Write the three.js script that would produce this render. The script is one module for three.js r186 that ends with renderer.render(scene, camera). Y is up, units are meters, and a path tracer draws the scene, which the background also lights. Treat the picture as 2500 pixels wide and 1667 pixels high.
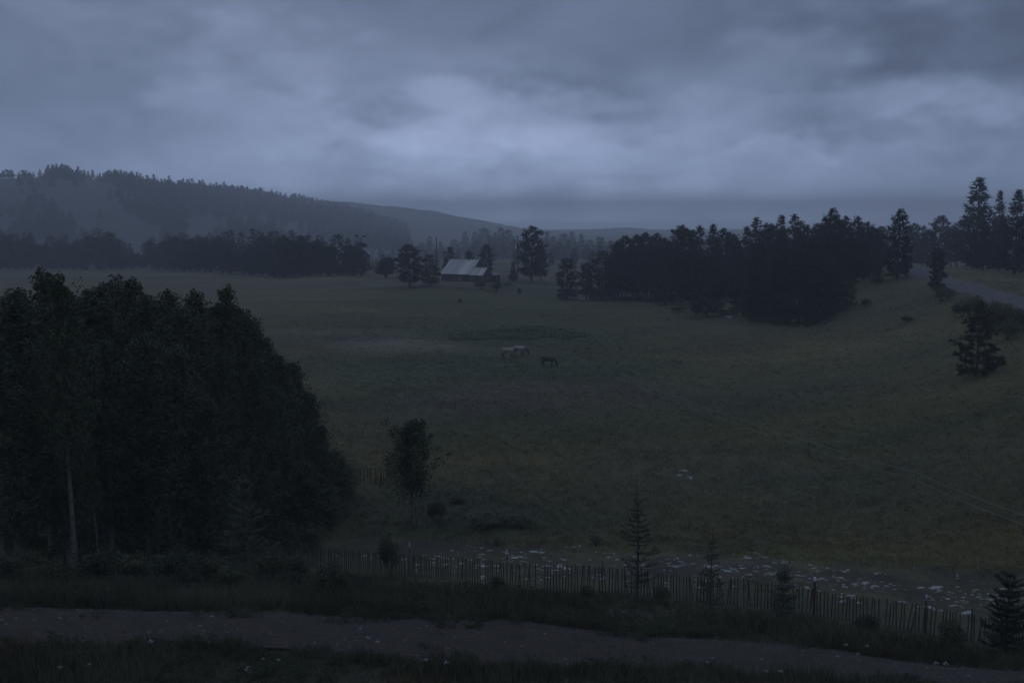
import * as THREE from 'three';
import { MarchingCubes } from 'three/addons/objects/MarchingCubes.js';
import { mergeGeometries } from 'three/addons/utils/BufferGeometryUtils.js';

// ------------------------------------------------------------------ camera, sky, light, exposure
const scene = new THREE.Scene();
const F = 2430, CY = 18.2, PITCH = Math.atan(293.5 / F);      // focal length in photo pixels, eye height over the meadow, tilt
const camera = new THREE.PerspectiveCamera(2 * Math.atan(833.5 / F) * 180 / Math.PI, 1024 / 682, 0.5, 12000);
camera.position.set(0, CY, 0);
camera.rotation.x = -PITCH;
scene.add(camera);

const renderer = new THREE.WebGLRenderer();
renderer.toneMapping = THREE.LinearToneMapping;
renderer.toneMappingExposure = 1;
renderer.shadowMap.enabled = true;
const AIR = [0.99, 0.99, 1.0], DENSITY = 0.00064;
scene.fog = new THREE.FogExp2(new THREE.Color().setRGB(...AIR), DENSITY);

const sun = new THREE.DirectionalLight(new THREE.Color().setRGB(1, 0.96, 0.92), 0.02);
sun.position.set(-150, 420, -500);
sun.castShadow = true;
sun.shadow.radius = 60;
Object.assign(sun.shadow.camera, { left: -400, right: 400, top: 400, bottom: -400, near: 1, far: 2000 });
scene.add(sun);

// seeded random numbers and noise
function RNG(seed) { let a = seed >>> 0; return () => { a = a + 0x6D2B79F5 | 0; let t = Math.imul(a ^ a >>> 15, 1 | a); t = t + Math.imul(t ^ t >>> 7, 61 | t) ^ t; return ((t ^ t >>> 14) >>> 0) / 4294967296; }; }
function hash(x, y, z) { let h = Math.imul(x, 374761393) + Math.imul(y, 668265263) + Math.imul(z, 2147483647 - 61) | 0; h = Math.imul(h ^ h >>> 13, 1274126177); return ((h ^ h >>> 16) >>> 0) / 4294967296; }
const fade = t => t * t * t * (t * (t * 6 - 15) + 10), mix = (a, b, t) => a + (b - a) * t;
const clamp = (x, a, b) => Math.min(b, Math.max(a, x));
const smooth = (a, b, x) => { const t = clamp((x - a) / (b - a), 0, 1); return t * t * (3 - 2 * t); };
function noise(x, y, z = 0) {
  const X = Math.floor(x), Y = Math.floor(y), Z = Math.floor(z), u = fade(x - X), v = fade(y - Y), w = fade(z - Z);
  const L = (k) => mix(mix(hash(X, Y, k), hash(X + 1, Y, k), u), mix(hash(X, Y + 1, k), hash(X + 1, Y + 1, k), u), v);
  return mix(L(Z), L(Z + 1), w) * 2 - 1;
}
function fbm(x, y, z = 0, n = 5, g = 0.5) { let s = 0, a = 1, t = 0; for (let i = 0; i < n; i++) { s += a * noise(x, y, z + i * 17.3); t += a; a *= g; x *= 2.03; y *= 2.03; z *= 2.03; } return s / t * 1.6; }

// a pixel of the photograph's frame as a direction, and as a point at a given distance ahead
function ray(px, py) {
  const x = (px - 1250) / F, y = -(py - 833.5) / F, c = Math.cos(PITCH), s = Math.sin(PITCH);
  return [x, y * c - s, -y * s - c];
}
function P(px, py, d) { const r = ray(px, py), k = d / -r[2]; return new THREE.Vector3(r[0] * k, CY + r[1] * k, -d); }

// overcast dusk sky: layered cloud noise on two decks, with the thinner and thicker stretches of cloud the photograph shows
{
  const W = 2048, H = 1024, data = new Float32Array(W * H * 4);
  // cloud banks: [px, py, spread in px across, down, strength]; positive = thinner cloud
  const banks = [
    [1120, 330, 620, 210, 0.38], [1180, 430, 600, 110, 0.12], [980, 190, 250, 45, 0.12], [880, 230, 160, 50, 0.08], [1130, 400, 120, 30, 0.08], [620, 300, 260, 60, 0.05], [1400, 180, 260, 60, -0.28], [1130, 150, 210, 40, -0.16],
    [1650, 400, 260, 60, -0.06], [2290, 275, 130, 45, 0.24], [2150, 150, 360, 90, -0.06], [1900, 130, 170, 70, 0.18], [2400, 30, 480, 110, -0.52],
    [100, 300, 300, 120, -0.14], [420, 330, 90, 60, 0.10], [740, 390, 120, 30, -0.17], [830, 370, 90, 40, -0.10], [690, 430, 60, 40, 0.07],
    [1880, 430, 190, 24, 0.18], [2100, 380, 260, 40, -0.14], [500, 100, 420, 90, -0.10], [700, 110, 190, 55, 0.17], [1000, 100, 300, 40, 0.05], [350, 150, 140, 60, 0.06],
    [2480, 420, 220, 150, -0.24], [1700, 60, 400, 70, -0.06], [250, 420, 300, 60, -0.02], [120, 120, 160, 60, 0.10],
  ].map(([px, py, a, b, s]) => { const r = ray(px, py); return { az: Math.atan2(r[0], -r[2]), el: Math.atan2(r[1], Math.hypot(r[0], r[2])), a: a / F, b: b / F, s }; });
  for (let j = 0; j < H; j++) {
    const el = (j + 0.5) / H * Math.PI - Math.PI / 2;
    for (let i = 0; i < W; i++) {
      const k = (j * W + i) * 4;
      if (el < 0) { data[k] = 0.66; data[k + 1] = 0.87; data[k + 2] = 1.35; data[k + 3] = 1; continue; }   // the bright foggy air at the horizon goes on below it
      const t = (i + 0.5) / W * 2 * Math.PI - Math.PI, x = Math.cos(t) * Math.cos(el), z = Math.sin(t) * Math.cos(el), y = Math.sin(el);
      const cx = x * 2.6, cz = z * 2.6, cy = y * 6.5;
      const wx = fbm(cx + 3, cy, cz, 4), wy = fbm(cx - 8, cy + 4, cz + 9, 4);
      let n = fbm(cx * 1.1 + wx * 0.7, cy * 1.1 + wy * 0.5, cz * 1.1, 6, 0.5) * 0.20;
      const az = Math.atan2(x, -z);
      const near = smooth(1.2, 0.75, Math.abs(az)) * smooth(1.0, 0.5, el);
      const jx = fbm(cx * 3, cy * 3, cz * 3 + 40, 5, 0.6) * 0.13, jy = fbm(cx * 3 + 9, cy * 3, cz * 3 + 44, 5, 0.6) * 0.07;
      if (near > 0) for (const b of banks) { const u = (az + jx - b.az) / b.a, v = (el + jy - b.el) / b.b, g = u * u + v * v; if (g < 9) n += near * b.s * Math.exp(-g); }
      n += fbm(cx * 4.2 + wx * 2, cy * 3.8 + wy * 2, cz * 4.2, 6, 0.64) * 0.13;
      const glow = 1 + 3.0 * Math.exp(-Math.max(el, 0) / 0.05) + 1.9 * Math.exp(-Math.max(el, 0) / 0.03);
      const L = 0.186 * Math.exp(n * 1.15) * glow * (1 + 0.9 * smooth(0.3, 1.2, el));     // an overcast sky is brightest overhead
      const warm = clamp(n * 0.7, -0.2, 0.35);       // thinner cloud lets through a less blue light
      data[k] = L * (0.785 + 0.14 * warm); data[k + 1] = L * (1.03 + 0.0 * warm); data[k + 2] = L * (1.60 - 0.16 * warm); data[k + 3] = 1;
    }
  }
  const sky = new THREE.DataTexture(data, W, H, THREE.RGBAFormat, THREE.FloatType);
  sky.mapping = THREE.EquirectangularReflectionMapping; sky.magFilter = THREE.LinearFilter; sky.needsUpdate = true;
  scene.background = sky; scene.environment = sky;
}

// ------------------------------------------------------------------ naming
const taken = {};
function numbered(name) { const n = taken[name] = (taken[name] ?? -1) + 1; return n ? name + '_' + String(n).padStart(3, '0') : name; }
function tag(o, label, category, group, kind) { if (label) o.userData.label = label; if (category) o.userData.category = category; if (group) o.userData.group = group; if (kind) o.userData.kind = kind; return o; }
function finish(o) { o.traverse(m => { if (m.isMesh) { m.castShadow = m.receiveShadow = true; } }); return o; }
function thing(name, label, category, group) { const g = new THREE.Group(); g.name = numbered(name); tag(g, label, category, group); scene.add(g); return g; }
function mesh(name, geo, mat, parent) { const m = new THREE.Mesh(geo, mat); m.name = parent === scene ? numbered(name) : name; m.castShadow = m.receiveShadow = true; parent.add(m); return m; }
function part(name, geo, mat, parent) { const n = parent.children.filter(c => c.name === name || c.name.startsWith(name + '_0')).length; return mesh(n ? name + '_' + String(n).padStart(3, '0') : name, geo, mat, parent); }
function copy(src, name, label, category, group) { const c = src.clone(); c.name = numbered(name); c.userData = {}; tag(c, label, category, group); scene.add(c); return c; }

// ------------------------------------------------------------------ materials
const rgb = (r, g, b) => new THREE.Color().setRGB(r, g, b);
function grain(size, seed, fn) {
  const d = new Uint8Array(size * size * 4);
  for (let j = 0; j < size; j++) for (let i = 0; i < size; i++) { const c = fn(i / size, j / size), k = (j * size + i) * 4; for (let n = 0; n < 3; n++) d[k + n] = clamp(c[n], 0, 1) * 255; d[k + 3] = 255; }
  const t = new THREE.DataTexture(d, size, size); t.wrapS = t.wrapT = THREE.RepeatWrapping; t.magFilter = THREE.LinearFilter; t.minFilter = THREE.LinearMipmapLinearFilter; t.generateMipmaps = true; t.needsUpdate = true;
  return t;
}
// tiling noise: blends the seams
function tn(x, y, f, seed, n = 4) { const a = fbm(x * f, y * f, seed, n), b = fbm((x - 1) * f, y * f, seed, n), c = fbm(x * f, (y - 1) * f, seed, n), e = fbm((x - 1) * f, (y - 1) * f, seed, n); return mix(mix(a, b, x), mix(c, e, x), y); }
const turfMap = grain(512, 1, (x, y) => { const a = tn(x, y, 9, 3, 5), b = tn(x, y, 60, 7, 2), v = 0.74 + 0.2 * a + 0.24 * b; return [v * 1.0, v * (1 + 0.05 * a), v * (0.96 - 0.05 * b)]; });
turfMap.colorSpace = THREE.NoColorSpace;
const turfBump = grain(512, 2, (x, y) => { const v = 0.5 + 0.25 * tn(x, y, 24, 13, 4) + 0.28 * tn(x, y, 90, 17, 2); return [v, v, v]; });
const gravelMap = grain(512, 3, (x, y) => { const a = tn(x, y, 42, 23, 3), b = tn(x, y, 7, 29, 5), v = 0.58 + 0.75 * a * Math.abs(a) + 0.3 * b + 0.22 * a; return [v, v * 0.97, v]; });
const gravelBump = grain(512, 4, (x, y) => { const v = 0.5 + 0.45 * tn(x, y, 44, 33, 3); return [v, v, v]; });
const M = {
  ground: new THREE.MeshStandardMaterial({ vertexColors: true, map: turfMap, bumpMap: turfBump, bumpScale: 0.10, roughness: 1 }),
  hill: new THREE.MeshStandardMaterial({ vertexColors: true, roughness: 1 }),
  gravel: new THREE.MeshStandardMaterial({ color: rgb(0.053, 0.037, 0.021), map: gravelMap, bumpMap: gravelBump, bumpScale: 0.05, roughness: 0.95 }),
  road: new THREE.MeshStandardMaterial({ color: rgb(0.137, 0.130, 0.105), map: gravelMap, bumpMap: gravelBump, bumpScale: 0.02, roughness: 0.9 }),
  stone: new THREE.MeshStandardMaterial({ color: rgb(0.142, 0.135, 0.117), roughness: 0.9 }),
  snow: new THREE.MeshStandardMaterial({ color: rgb(0.329, 0.324, 0.288), roughness: 0.7 }),
  flower: new THREE.MeshStandardMaterial({ color: rgb(0.341, 0.341, 0.303), roughness: 0.8, side: THREE.DoubleSide }),
  grass: new THREE.MeshStandardMaterial({ color: rgb(0.066, 0.074, 0.032), roughness: 0.9, side: THREE.DoubleSide }),
  dryGrass: new THREE.MeshStandardMaterial({ color: rgb(0.101, 0.091, 0.050), roughness: 0.9, side: THREE.DoubleSide }),
  turf: new THREE.MeshStandardMaterial({ color: rgb(1, 1, 1), roughness: 0.9, side: THREE.DoubleSide }),
  meadow: new THREE.MeshStandardMaterial({ color: rgb(1, 1, 1), roughness: 0.9, side: THREE.DoubleSide }),
  brush: new THREE.MeshStandardMaterial({ color: rgb(0.083, 0.105, 0.053), roughness: 0.9, side: THREE.DoubleSide }),
  weed: new THREE.MeshStandardMaterial({ color: rgb(0.038, 0.047, 0.019), roughness: 0.85, side: THREE.DoubleSide }),
  aspenLeaf: new THREE.MeshStandardMaterial({ color: rgb(0.041, 0.056, 0.020), roughness: 0.9, side: THREE.DoubleSide }),
  aspenLeafB: new THREE.MeshStandardMaterial({ color: rgb(0.050, 0.061, 0.022), roughness: 0.9, side: THREE.DoubleSide }),
  pine: new THREE.MeshStandardMaterial({ color: rgb(0.032, 0.040, 0.018), roughness: 0.85, side: THREE.DoubleSide }),
  pineC: new THREE.MeshStandardMaterial({ color: rgb(0.050, 0.050, 0.024), roughness: 0.85, side: THREE.DoubleSide }),
  pineB: new THREE.MeshStandardMaterial({ color: rgb(0.036, 0.042, 0.020), roughness: 0.85, side: THREE.DoubleSide }),
  spruce: new THREE.MeshStandardMaterial({ color: rgb(0.085, 0.10, 0.068), roughness: 0.8, side: THREE.DoubleSide }),
  willow: new THREE.MeshStandardMaterial({ color: rgb(0.06, 0.068, 0.03), roughness: 0.85, side: THREE.DoubleSide }),
  barkPine: new THREE.MeshStandardMaterial({ color: rgb(0.075, 0.058, 0.042), roughness: 1 }),
  woodOld: new THREE.MeshStandardMaterial({ color: rgb(0.06, 0.048, 0.038), roughness: 0.95 }),
  woodDark: new THREE.MeshStandardMaterial({ color: rgb(0.07, 0.045, 0.035), roughness: 0.95 }),
  woodPale: new THREE.MeshStandardMaterial({ color: rgb(0.225, 0.203, 0.165), roughness: 0.9 }),
  picket: [rgb(0.062, 0.044, 0.032), rgb(0.075, 0.055, 0.042), rgb(0.052, 0.039, 0.03)].map(color => new THREE.MeshStandardMaterial({ color, roughness: 0.9 })),
  wire: new THREE.MeshStandardMaterial({ color: rgb(0.12, 0.11, 0.10), roughness: 0.6, metalness: 0.4 }),
  tape: new THREE.MeshStandardMaterial({ color: rgb(0.207, 0.197, 0.160), roughness: 0.7 }),
  steelPost: new THREE.MeshStandardMaterial({ color: rgb(0.055, 0.055, 0.05), roughness: 0.7, metalness: 0.3 }),
  paintWhite: new THREE.MeshStandardMaterial({ color: rgb(0.62, 0.62, 0.6), roughness: 0.6 }),
  dark: new THREE.MeshStandardMaterial({ color: rgb(0.02, 0.018, 0.016), roughness: 1 }),
};
M.bark = (() => {   // pale aspen bark with dark scars and bands
  const r = RNG(5), scars = []; for (let i = 0; i < 46; i++) scars.push([r(), r(), 0.05 + r() * 0.25, 0.004 + r() * 0.012]);
  const t = grain(256, 6, (x, y) => { let v = 0.86 + 0.12 * tn(x, y, 10, 3, 4); for (const [a, b, w, h] of scars) { const dx = Math.min(Math.abs(x - a), 1 - Math.abs(x - a)), dy = Math.min(Math.abs(y - b), 1 - Math.abs(y - b)); if (dx < w && dy < h * (1 - dx / w)) v *= 0.25; } return [v, v * 0.98, v * 0.93]; });
  return new THREE.MeshStandardMaterial({ color: rgb(0.155, 0.147, 0.128), map: t, roughness: 0.85 });
})();

// ------------------------------------------------------------------ terrain
// heights taken at photo points [px, py, distance], joined by a thin-plate spline over bearing and log distance
const CONTROL = [
  [0, 1667, 23], [1250, 1667, 24], [2500, 1667, 24.5], [0, 1560, 27], [0, 1480, 31.5], [1250, 1590, 27], [1250, 1500, 31.5], [2000, 1640, 26], [2000, 1560, 31], [2500, 1640, 27],
  [600, 1560, 27.5], [600, 1480, 32],
  [700, 1385, 49], [900, 1400, 46], [1250, 1430, 42], [1550, 1452, 40], [1800, 1478, 39], [2050, 1512, 37.5], [2400, 1575, 35],
  [1250, 1360, 50], [1900, 1400, 46.5], [1900, 1340, 53.5], [2400, 1420, 46], [2400, 1500, 40.5], [1250, 1300, 57],
  [1250, 1200, 67.5], [1250, 1000, 96], [1250, 890, 127], [1250, 800, 171], [1250, 740, 226], [1130, 685, 272], [600, 690, 292], [250, 680, 322], [300, 656, 470], [1400, 690, 300], [0, 656, 470], [900, 652, 430],
  [1725, 772, 183], [1960, 792, 165], [2060, 748, 178], [2150, 695, 188], [2190, 668, 198], [2235, 652, 206], [2340, 692, 168], [2500, 745, 132], [2480, 690, 185], [2400, 660, 215], [1560, 738, 222], [1800, 720, 240],
  [2100, 800, 151], [2300, 850, 116], [2300, 1000, 87], [2500, 920, 88], [2500, 1100, 67], [2500, 1300, 52.5], [2000, 1000, 94], [2000, 1200, 67], [1700, 900, 123],
  [300, 1400, 43.5], [700, 1330, 55], [0, 1400, 42], [850, 1250, 63], [0, 1000, 96], [500, 900, 127], [500, 1150, 74], [0, 1200, 67],
  [600, 636, 560], [1250, 645, 480], [1900, 648, 450], [2300, 640, 420], [0, 634, 620], [1250, 630, 900], [2300, 610, 1000], [0, 622, 1000], [600, 626, 900],
];
const uv0 = (x, d) => [x / d * 1.6, Math.log(d)];
const TPS = (() => {
  const pts = CONTROL.map(c => { const p = P(...c); return [...uv0(p.x, c[2]), p.y]; }), n = pts.length, N = n + 3;
  const phi = r2 => r2 > 1e-12 ? 0.5 * r2 * Math.log(r2) : 0;
  const A = Array.from({ length: N }, () => new Float64Array(N + 1));
  for (let i = 0; i < n; i++) {
    for (let j = 0; j < n; j++) A[i][j] = phi((pts[i][0] - pts[j][0]) ** 2 + (pts[i][1] - pts[j][1]) ** 2);
    A[i][i] += 0.004; A[i][n] = A[n][i] = 1; A[i][n + 1] = A[n + 1][i] = pts[i][0]; A[i][n + 2] = A[n + 2][i] = pts[i][1]; A[i][N] = pts[i][2];
  }
  for (let c = 0; c < N; c++) {
    let p = c; for (let r = c; r < N; r++) if (Math.abs(A[r][c]) > Math.abs(A[p][c])) p = r;
    [A[c], A[p]] = [A[p], A[c]];
    for (let r = 0; r < N; r++) if (r !== c) { const f = A[r][c] / A[c][c]; if (f) for (let k = c; k <= N; k++) A[r][k] -= f * A[c][k]; }
  }
  const w = A.map((row, i) => row[N] / row[i]);
  return (u, v) => { let s = w[n] + w[n + 1] * u + w[n + 2] * v; for (let i = 0; i < n; i++) s += w[i] * phi((u - pts[i][0]) ** 2 + (v - pts[i][1]) ** 2); return s; };
})();
const AZ = 33 * Math.PI / 180;
function height(x, z) {
  const r = Math.hypot(x, z), az = Math.atan2(x, -z), a = clamp(az, -AZ, AZ), R = clamp(r, 21, 1000), d = R * Math.cos(a);
  let h = TPS(Math.tan(a) * 1.6, Math.log(d));
  if (r < 21) h = mix(CY - 1.75, h, r / 21);
  const back = CY - 1.75 + 0.08 * Math.min(r, 80) - smooth(80, 400, r) * 10;
  h = mix(h, back, smooth(1.1, 2.4, Math.abs(az)));
  if (r > 30) h += smooth(30, 90, r) * smooth(2000, 600, r) * (0.22 * fbm(x * 0.05, z * 0.05, 3, 3) + 0.10 * fbm(x * 0.22, z * 0.22, 8, 2));
  return h;
}
function G(px, py) {    // where a sight line meets the ground
  const r = ray(px, py); let d = 20, last = 20;
  for (; d < 1200; d *= 1.01) { const k = d / -r[2]; if (CY + r[1] * k < height(r[0] * k, -d)) break; last = d; }
  for (let i = 0; i < 24; i++) { const m = (last + d) / 2, k = m / -r[2]; if (CY + r[1] * k < height(r[0] * k, -m)) d = m; else last = m; }
  const k = d / -r[2]; const p = new THREE.Vector3(r[0] * k, 0, -d); p.y = height(p.x, p.z); return p;
}
function D(px, d) { const x = (px - 1250) / F * d; return new THREE.Vector3(x, height(x, -d), -d); }   // ground at a bearing and distance

// lines on the ground used for the fence, the track, the mud
const line = pts => new THREE.CatmullRomCurve3(pts.map(([x, y]) => G(x, y)));
const fenceLine = line([[560, 1375], [700, 1382], [900, 1400], [1075, 1414], [1250, 1430], [1550, 1452], [1800, 1478], [2050, 1512], [2250, 1545], [2420, 1575], [2540, 1600]]);
const trackLine = line([[-300, 1520], [0, 1526], [500, 1534], [1000, 1554], [1400, 1576], [1700, 1597], [2000, 1622], [2300, 1650], [2450, 1664]]);
{ const q = trackLine.points, e = q[q.length - 1].clone().sub(q[q.length - 2]).setLength(9); const p = q[q.length - 1].clone().add(e); p.y = height(p.x, p.z); q.push(p); const e2 = q[0].clone().sub(q[1]).setLength(12); const p2 = q[0].clone().add(e2); q.unshift(p2); }
const mudLine = line([[870, 1352], [1050, 1362], [1250, 1375], [1500, 1385], [1750, 1390], [2000, 1415], [2250, 1440], [2450, 1465], [2600, 1490]]);
const sample = (c, n) => c.getSpacedPoints(n);
const trackPts = sample(trackLine, 160), mudPts = sample(mudLine, 60), fencePts = sample(fenceLine, 120);
function near(pts, x, z) { let b = 1e9; for (const p of pts) { const d = (p.x - x) ** 2 + (p.z - z) ** 2; if (d < b) b = d; } return Math.sqrt(b); }

const patches = [ // patches of differing growth in the meadow: [px, py, radius across m, radius along m, colour rgb, weight]
  [1210, 812, 17, 14, [0.045, 0.062, 0.028], 0.6], [1400, 822, 9, 9, [0.048, 0.066, 0.031], 0.5], [960, 842, 10, 7, [0.193, 0.181, 0.119], 0.8], [1150, 855, 10, 5, [0.128, 0.132, 0.075], 0.5], [820, 815, 14, 9, [0.135, 0.132, 0.093], 0.5],
  [1250, 893, 20, 11, [0.050, 0.075, 0.025], 0.85], [1000, 910, 10, 9, [0.071, 0.078, 0.035], 0.6], [1350, 960, 15, 10, [0.097, 0.079, 0.047], 0.8], [1600, 960, 14, 8, [0.090, 0.083, 0.043], 0.5], [1050, 980, 8, 8, [0.109, 0.097, 0.065], 0.5],
  [1850, 800, 22, 12, [0.077, 0.091, 0.037], 0.5], [2150, 900, 20, 14, [0.084, 0.083, 0.037], 0.4], [1450, 700, 30, 30, [0.064, 0.083, 0.037], 0.6], [900, 690, 34, 16, [0.128, 0.115, 0.081], 0.5], [2150, 740, 12, 20, [0.074, 0.087, 0.035], 0.6],
  [1250, 1270, 8, 5, [0.045, 0.057, 0.025], 0.7], [1100, 1215, 3, 2, [0.041, 0.055, 0.025], 0.8], [1700, 1150, 8, 8, [0.084, 0.083, 0.047], 0.4], [2200, 1180, 10, 9, [0.071, 0.079, 0.035], 0.4], [950, 1260, 8, 7, [0.055, 0.068, 0.028], 0.5],
].map(([px, py, a, b, c, w]) => { const p = G(px, py); return { p, a, b, c, w }; });
const grassA = [0.106, 0.087, 0.024], grassB = [0.111, 0.099, 0.032], grassC = [0.074, 0.076, 0.019], mud = [0.057, 0.046, 0.033], bank = [0.032, 0.031, 0.013];
function groundColor(x, z) {
  const r = Math.hypot(x, z), n1 = fbm(x * 0.018, z * 0.03, 11, 4), n2 = fbm(x * 0.09, z * 0.14, 15, 4), n3 = fbm(x * 0.6, z * 0.6, 19, 3);
  let c = grassA.map((v, i) => mix(v, n1 > 0 ? grassB[i] : grassC[i], clamp(Math.abs(n1) * 2.0, 0, 1)));
  for (const q of patches) { const u = (x - q.p.x) / q.a + n2 * 0.35, v = (z - q.p.z) / q.b + n1 * 0.35, g = q.w * smooth(1.5, 0.55, Math.hypot(u, v)); if (g > 0) c = c.map((w, i) => mix(w, q.c[i], g)); }
  if (r < 80 && Math.abs(x) < 45 && z < 0) {
    const m = near(mudPts, x, z) + n2 * 2.2 + n3 * 0.9; const w = smooth(6.2, 1.6, m + 1.3 * n3);
    if (w > 0) c = c.map((v, i) => mix(v, mud[i] * (1 + 0.35 * n3), w * clamp(0.7 + 0.6 * n2, 0.2, 0.9)));
    const near_ = smooth(52, 41, r + n2 * 2 + (x < 0 ? x * -0.12 : 0)) * (1 - w);
    c = c.map((v, i) => mix(v, bank[i], near_ * 0.8));
  }
  const k = 1 + 0.24 * n2 + 0.12 * n3 + 0.16 * fbm(x * 0.03, z * 0.12, 29, 4);
  return c.map(v => Math.max(0.01, v * k));
}
{
  const az = []; const half = 30.5, cols = 420;
  for (let i = 0; i <= cols; i++) az.push((-half + 2 * half * i / cols) * Math.PI / 180);
  for (let i = 1; i <= 60; i++) az.push((half + (360 - 2 * half) * i / 60) * Math.PI / 180);
  const rs = [0.01, 1, 2.5, 5, 8, 11, 14, 17]; for (let r = 19; r < 620; r *= 1.0088) rs.push(r); for (let r = 620; r < 4300; r *= 1.05) rs.push(r);
  const nc = az.length, pos = new Float32Array(rs.length * nc * 3), col = new Float32Array(rs.length * nc * 3), uv = new Float32Array(rs.length * nc * 2), idx = [];
  rs.forEach((r, j) => az.forEach((a, i) => {
    const k = j * nc + i, x = Math.sin(a) * r, z = -Math.cos(a) * r;
    pos[k * 3] = x; pos[k * 3 + 1] = height(x, z); pos[k * 3 + 2] = z; const c = groundColor(x, z); col.set(c, k * 3); uv[k * 2] = x / 5; uv[k * 2 + 1] = z / 5;
    if (j && i) { const a0 = k - nc - 1, b0 = k - nc, c0 = k - 1; idx.push(a0, b0, c0, b0, k, c0); }
  }));
  const g = new THREE.BufferGeometry(); g.setAttribute('position', new THREE.BufferAttribute(pos, 3)); g.setAttribute('color', new THREE.BufferAttribute(col, 3)); g.setAttribute('uv', new THREE.BufferAttribute(uv, 2)); g.setIndex(idx); g.computeVertexNormals();
  tag(mesh('ground', g, M.ground, scene), null, null, null, 'structure');
}
// a strip of road laid on the ground along a curve
function strip(pts, width, lift, ragged, seed, cross = 10) {
  const pos = [], uv = [], idx = []; let s = 0;
  pts.forEach((p, j) => {
    const a = pts[Math.max(0, j - 1)], b = pts[Math.min(pts.length - 1, j + 1)], t = b.clone().sub(a).setY(0).normalize(); if (j) s += p.distanceTo(pts[j - 1]);
    const wl = width(j / (pts.length - 1));
    for (let i = 0; i <= cross; i++) {
      const e = i === 0 || i === cross ? ragged * fbm(s * 0.7, i, seed, 4) : 0, q = (i / cross - 0.5) * wl + (i ? e : -e);
      const x = p.x - t.z * q, z = p.z + t.x * q; pos.push(x, height(x, z) + (i === 0 || i === cross ? -0.03 : lift), z); uv.push(x / 2.2, z / 2.2);
      if (j && i) { const k = j * (cross + 1) + i; idx.push(k - cross - 2, k - 1, k - cross - 1, k - cross - 1, k - 1, k); }
    }
  });
  const g = new THREE.BufferGeometry(); g.setAttribute('position', new THREE.Float32BufferAttribute(pos, 3)); g.setAttribute('uv', new THREE.Float32BufferAttribute(uv, 2)); g.setIndex(idx); g.computeVertexNormals(); 
  if (g.attributes.normal.getY(cross >> 1) < 0) { idx.reverse(); g.setIndex(idx); g.computeVertexNormals(); }
  return g;
}
tag(mesh('gravel_track', strip(sample(trackLine, 400), t => 5.9 - 1.6 * t, 0.035, 1.1, 3, 16), M.gravel, scene), null, null, null, 'structure');
const roadCurve = new THREE.CatmullRomCurve3([[2195, 652, 0], [2245, 664], [2300, 681], [2360, 700], [2430, 722], [2500, 748], [2600, 790]].map(([x, y]) => G(x, y)));
{ const q = roadCurve.points, e = q[0].clone().sub(q[1]).setLength(14); q.unshift(new THREE.Vector3(q[0].x + e.x, 0, q[0].z + e.z)); }
tag(mesh('dirt_road', strip(sample(roadCurve, 160), () => 5.4, 0.14, 0.6, 9, 12), M.road, scene), null, null, null, 'structure');

// ------------------------------------------------------------------ hills beyond the valley
function hill(name, ridge, base, d0, d1, back, colorAt, seed, lumps = 1, away = () => 1) {
  // ridge: [px, py] along the crest at distance d1(px); the slope starts at d0
  const cx = ridge.map(r => r[0]), at = px => { if (px <= cx[0]) return ridge[0][1]; for (let i = 1; i < cx.length; i++) if (px <= cx[i]) return mix(ridge[i - 1][1], ridge[i][1], smooth(cx[i - 1], cx[i], px) * 0.4 + 0.6 * (px - cx[i - 1]) / (cx[i] - cx[i - 1])); return ridge[ridge.length - 1][1]; };
  const hAt = (px, d) => {
    const t = (d - d0) / (d1 - d0), top = P(px, at(px), d1 * away(px)).y, prof = t < 1 ? Math.pow(smooth(0, 1, clamp(t, 0, 1)), 0.9) : 1 - 0.6 * smooth(0, 1, (d - d1) / (back - d1));
    return base + (top - base) * prof + lumps * smooth(0, 0.3, t) * smooth(1.0, 0.8, t) * 3 * fbm(px * 0.008, d * 0.008, seed, 4);
  };
  const nx = 160, nd = 60, pos = [], col = [], idx = [], x0 = ridge[0][0], x1 = ridge[ridge.length - 1][0];
  for (let j = 0; j <= nd; j++) for (let i = 0; i <= nx; i++) {
    const px = mix(x0, x1, i / nx), d = mix(d0, back, j / nd), D1 = d * (1 + (away(px) - 1) * smooth(d0, d1, d)), x = (px - 1250) / F * D1; pos.push(x, hAt(px, d), -D1); col.push(...colorAt(px, d, x));
    if (i && j) { const k = j * (nx + 1) + i; idx.push(k - nx - 2, k - nx - 1, k - 1, k - nx - 1, k, k - 1); }
  }
  const g = new THREE.BufferGeometry(); g.setAttribute('position', new THREE.Float32BufferAttribute(pos, 3)); g.setAttribute('color', new THREE.Float32BufferAttribute(col, 3)); g.setIndex(idx); g.computeVertexNormals();
  tag(mesh(name, g, M.hill, scene), null, null, null, 'structure');
  return (px, d) => { const k = d * (1 + (away(px) - 1) * smooth(d0, d1, d)); return new THREE.Vector3((px - 1250) / F * k, hAt(px, d), -k); };
}
const hillGrass = (px, d, x) => { const n = fbm(x * 0.012, d * 0.012, 31, 5); return [0.034 + 0.012 * n, 0.035 + 0.011 * n, 0.026 + 0.007 * n]; };
const hillDark = (px, d, x) => { const n = fbm(x * 0.02, d * 0.02, 37, 5); return [0.05 + 0.015 * n, 0.055 + 0.015 * n, 0.035 + 0.01 * n]; };
const nearHill = hill('wooded_hill', [[-900, 470], [-500, 440], [-200, 434], [0, 436], [150, 434], [300, 447], [400, 459], [520, 472], [620, 486], [720, 502], [800, 515], [880, 530], [960, 552], [1060, 585], [1160, 600]], -16, 720, 1200, 1500, hillGrass, 41, 1, px => 1 + 1.0 * smooth(250, 950, px));
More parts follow.
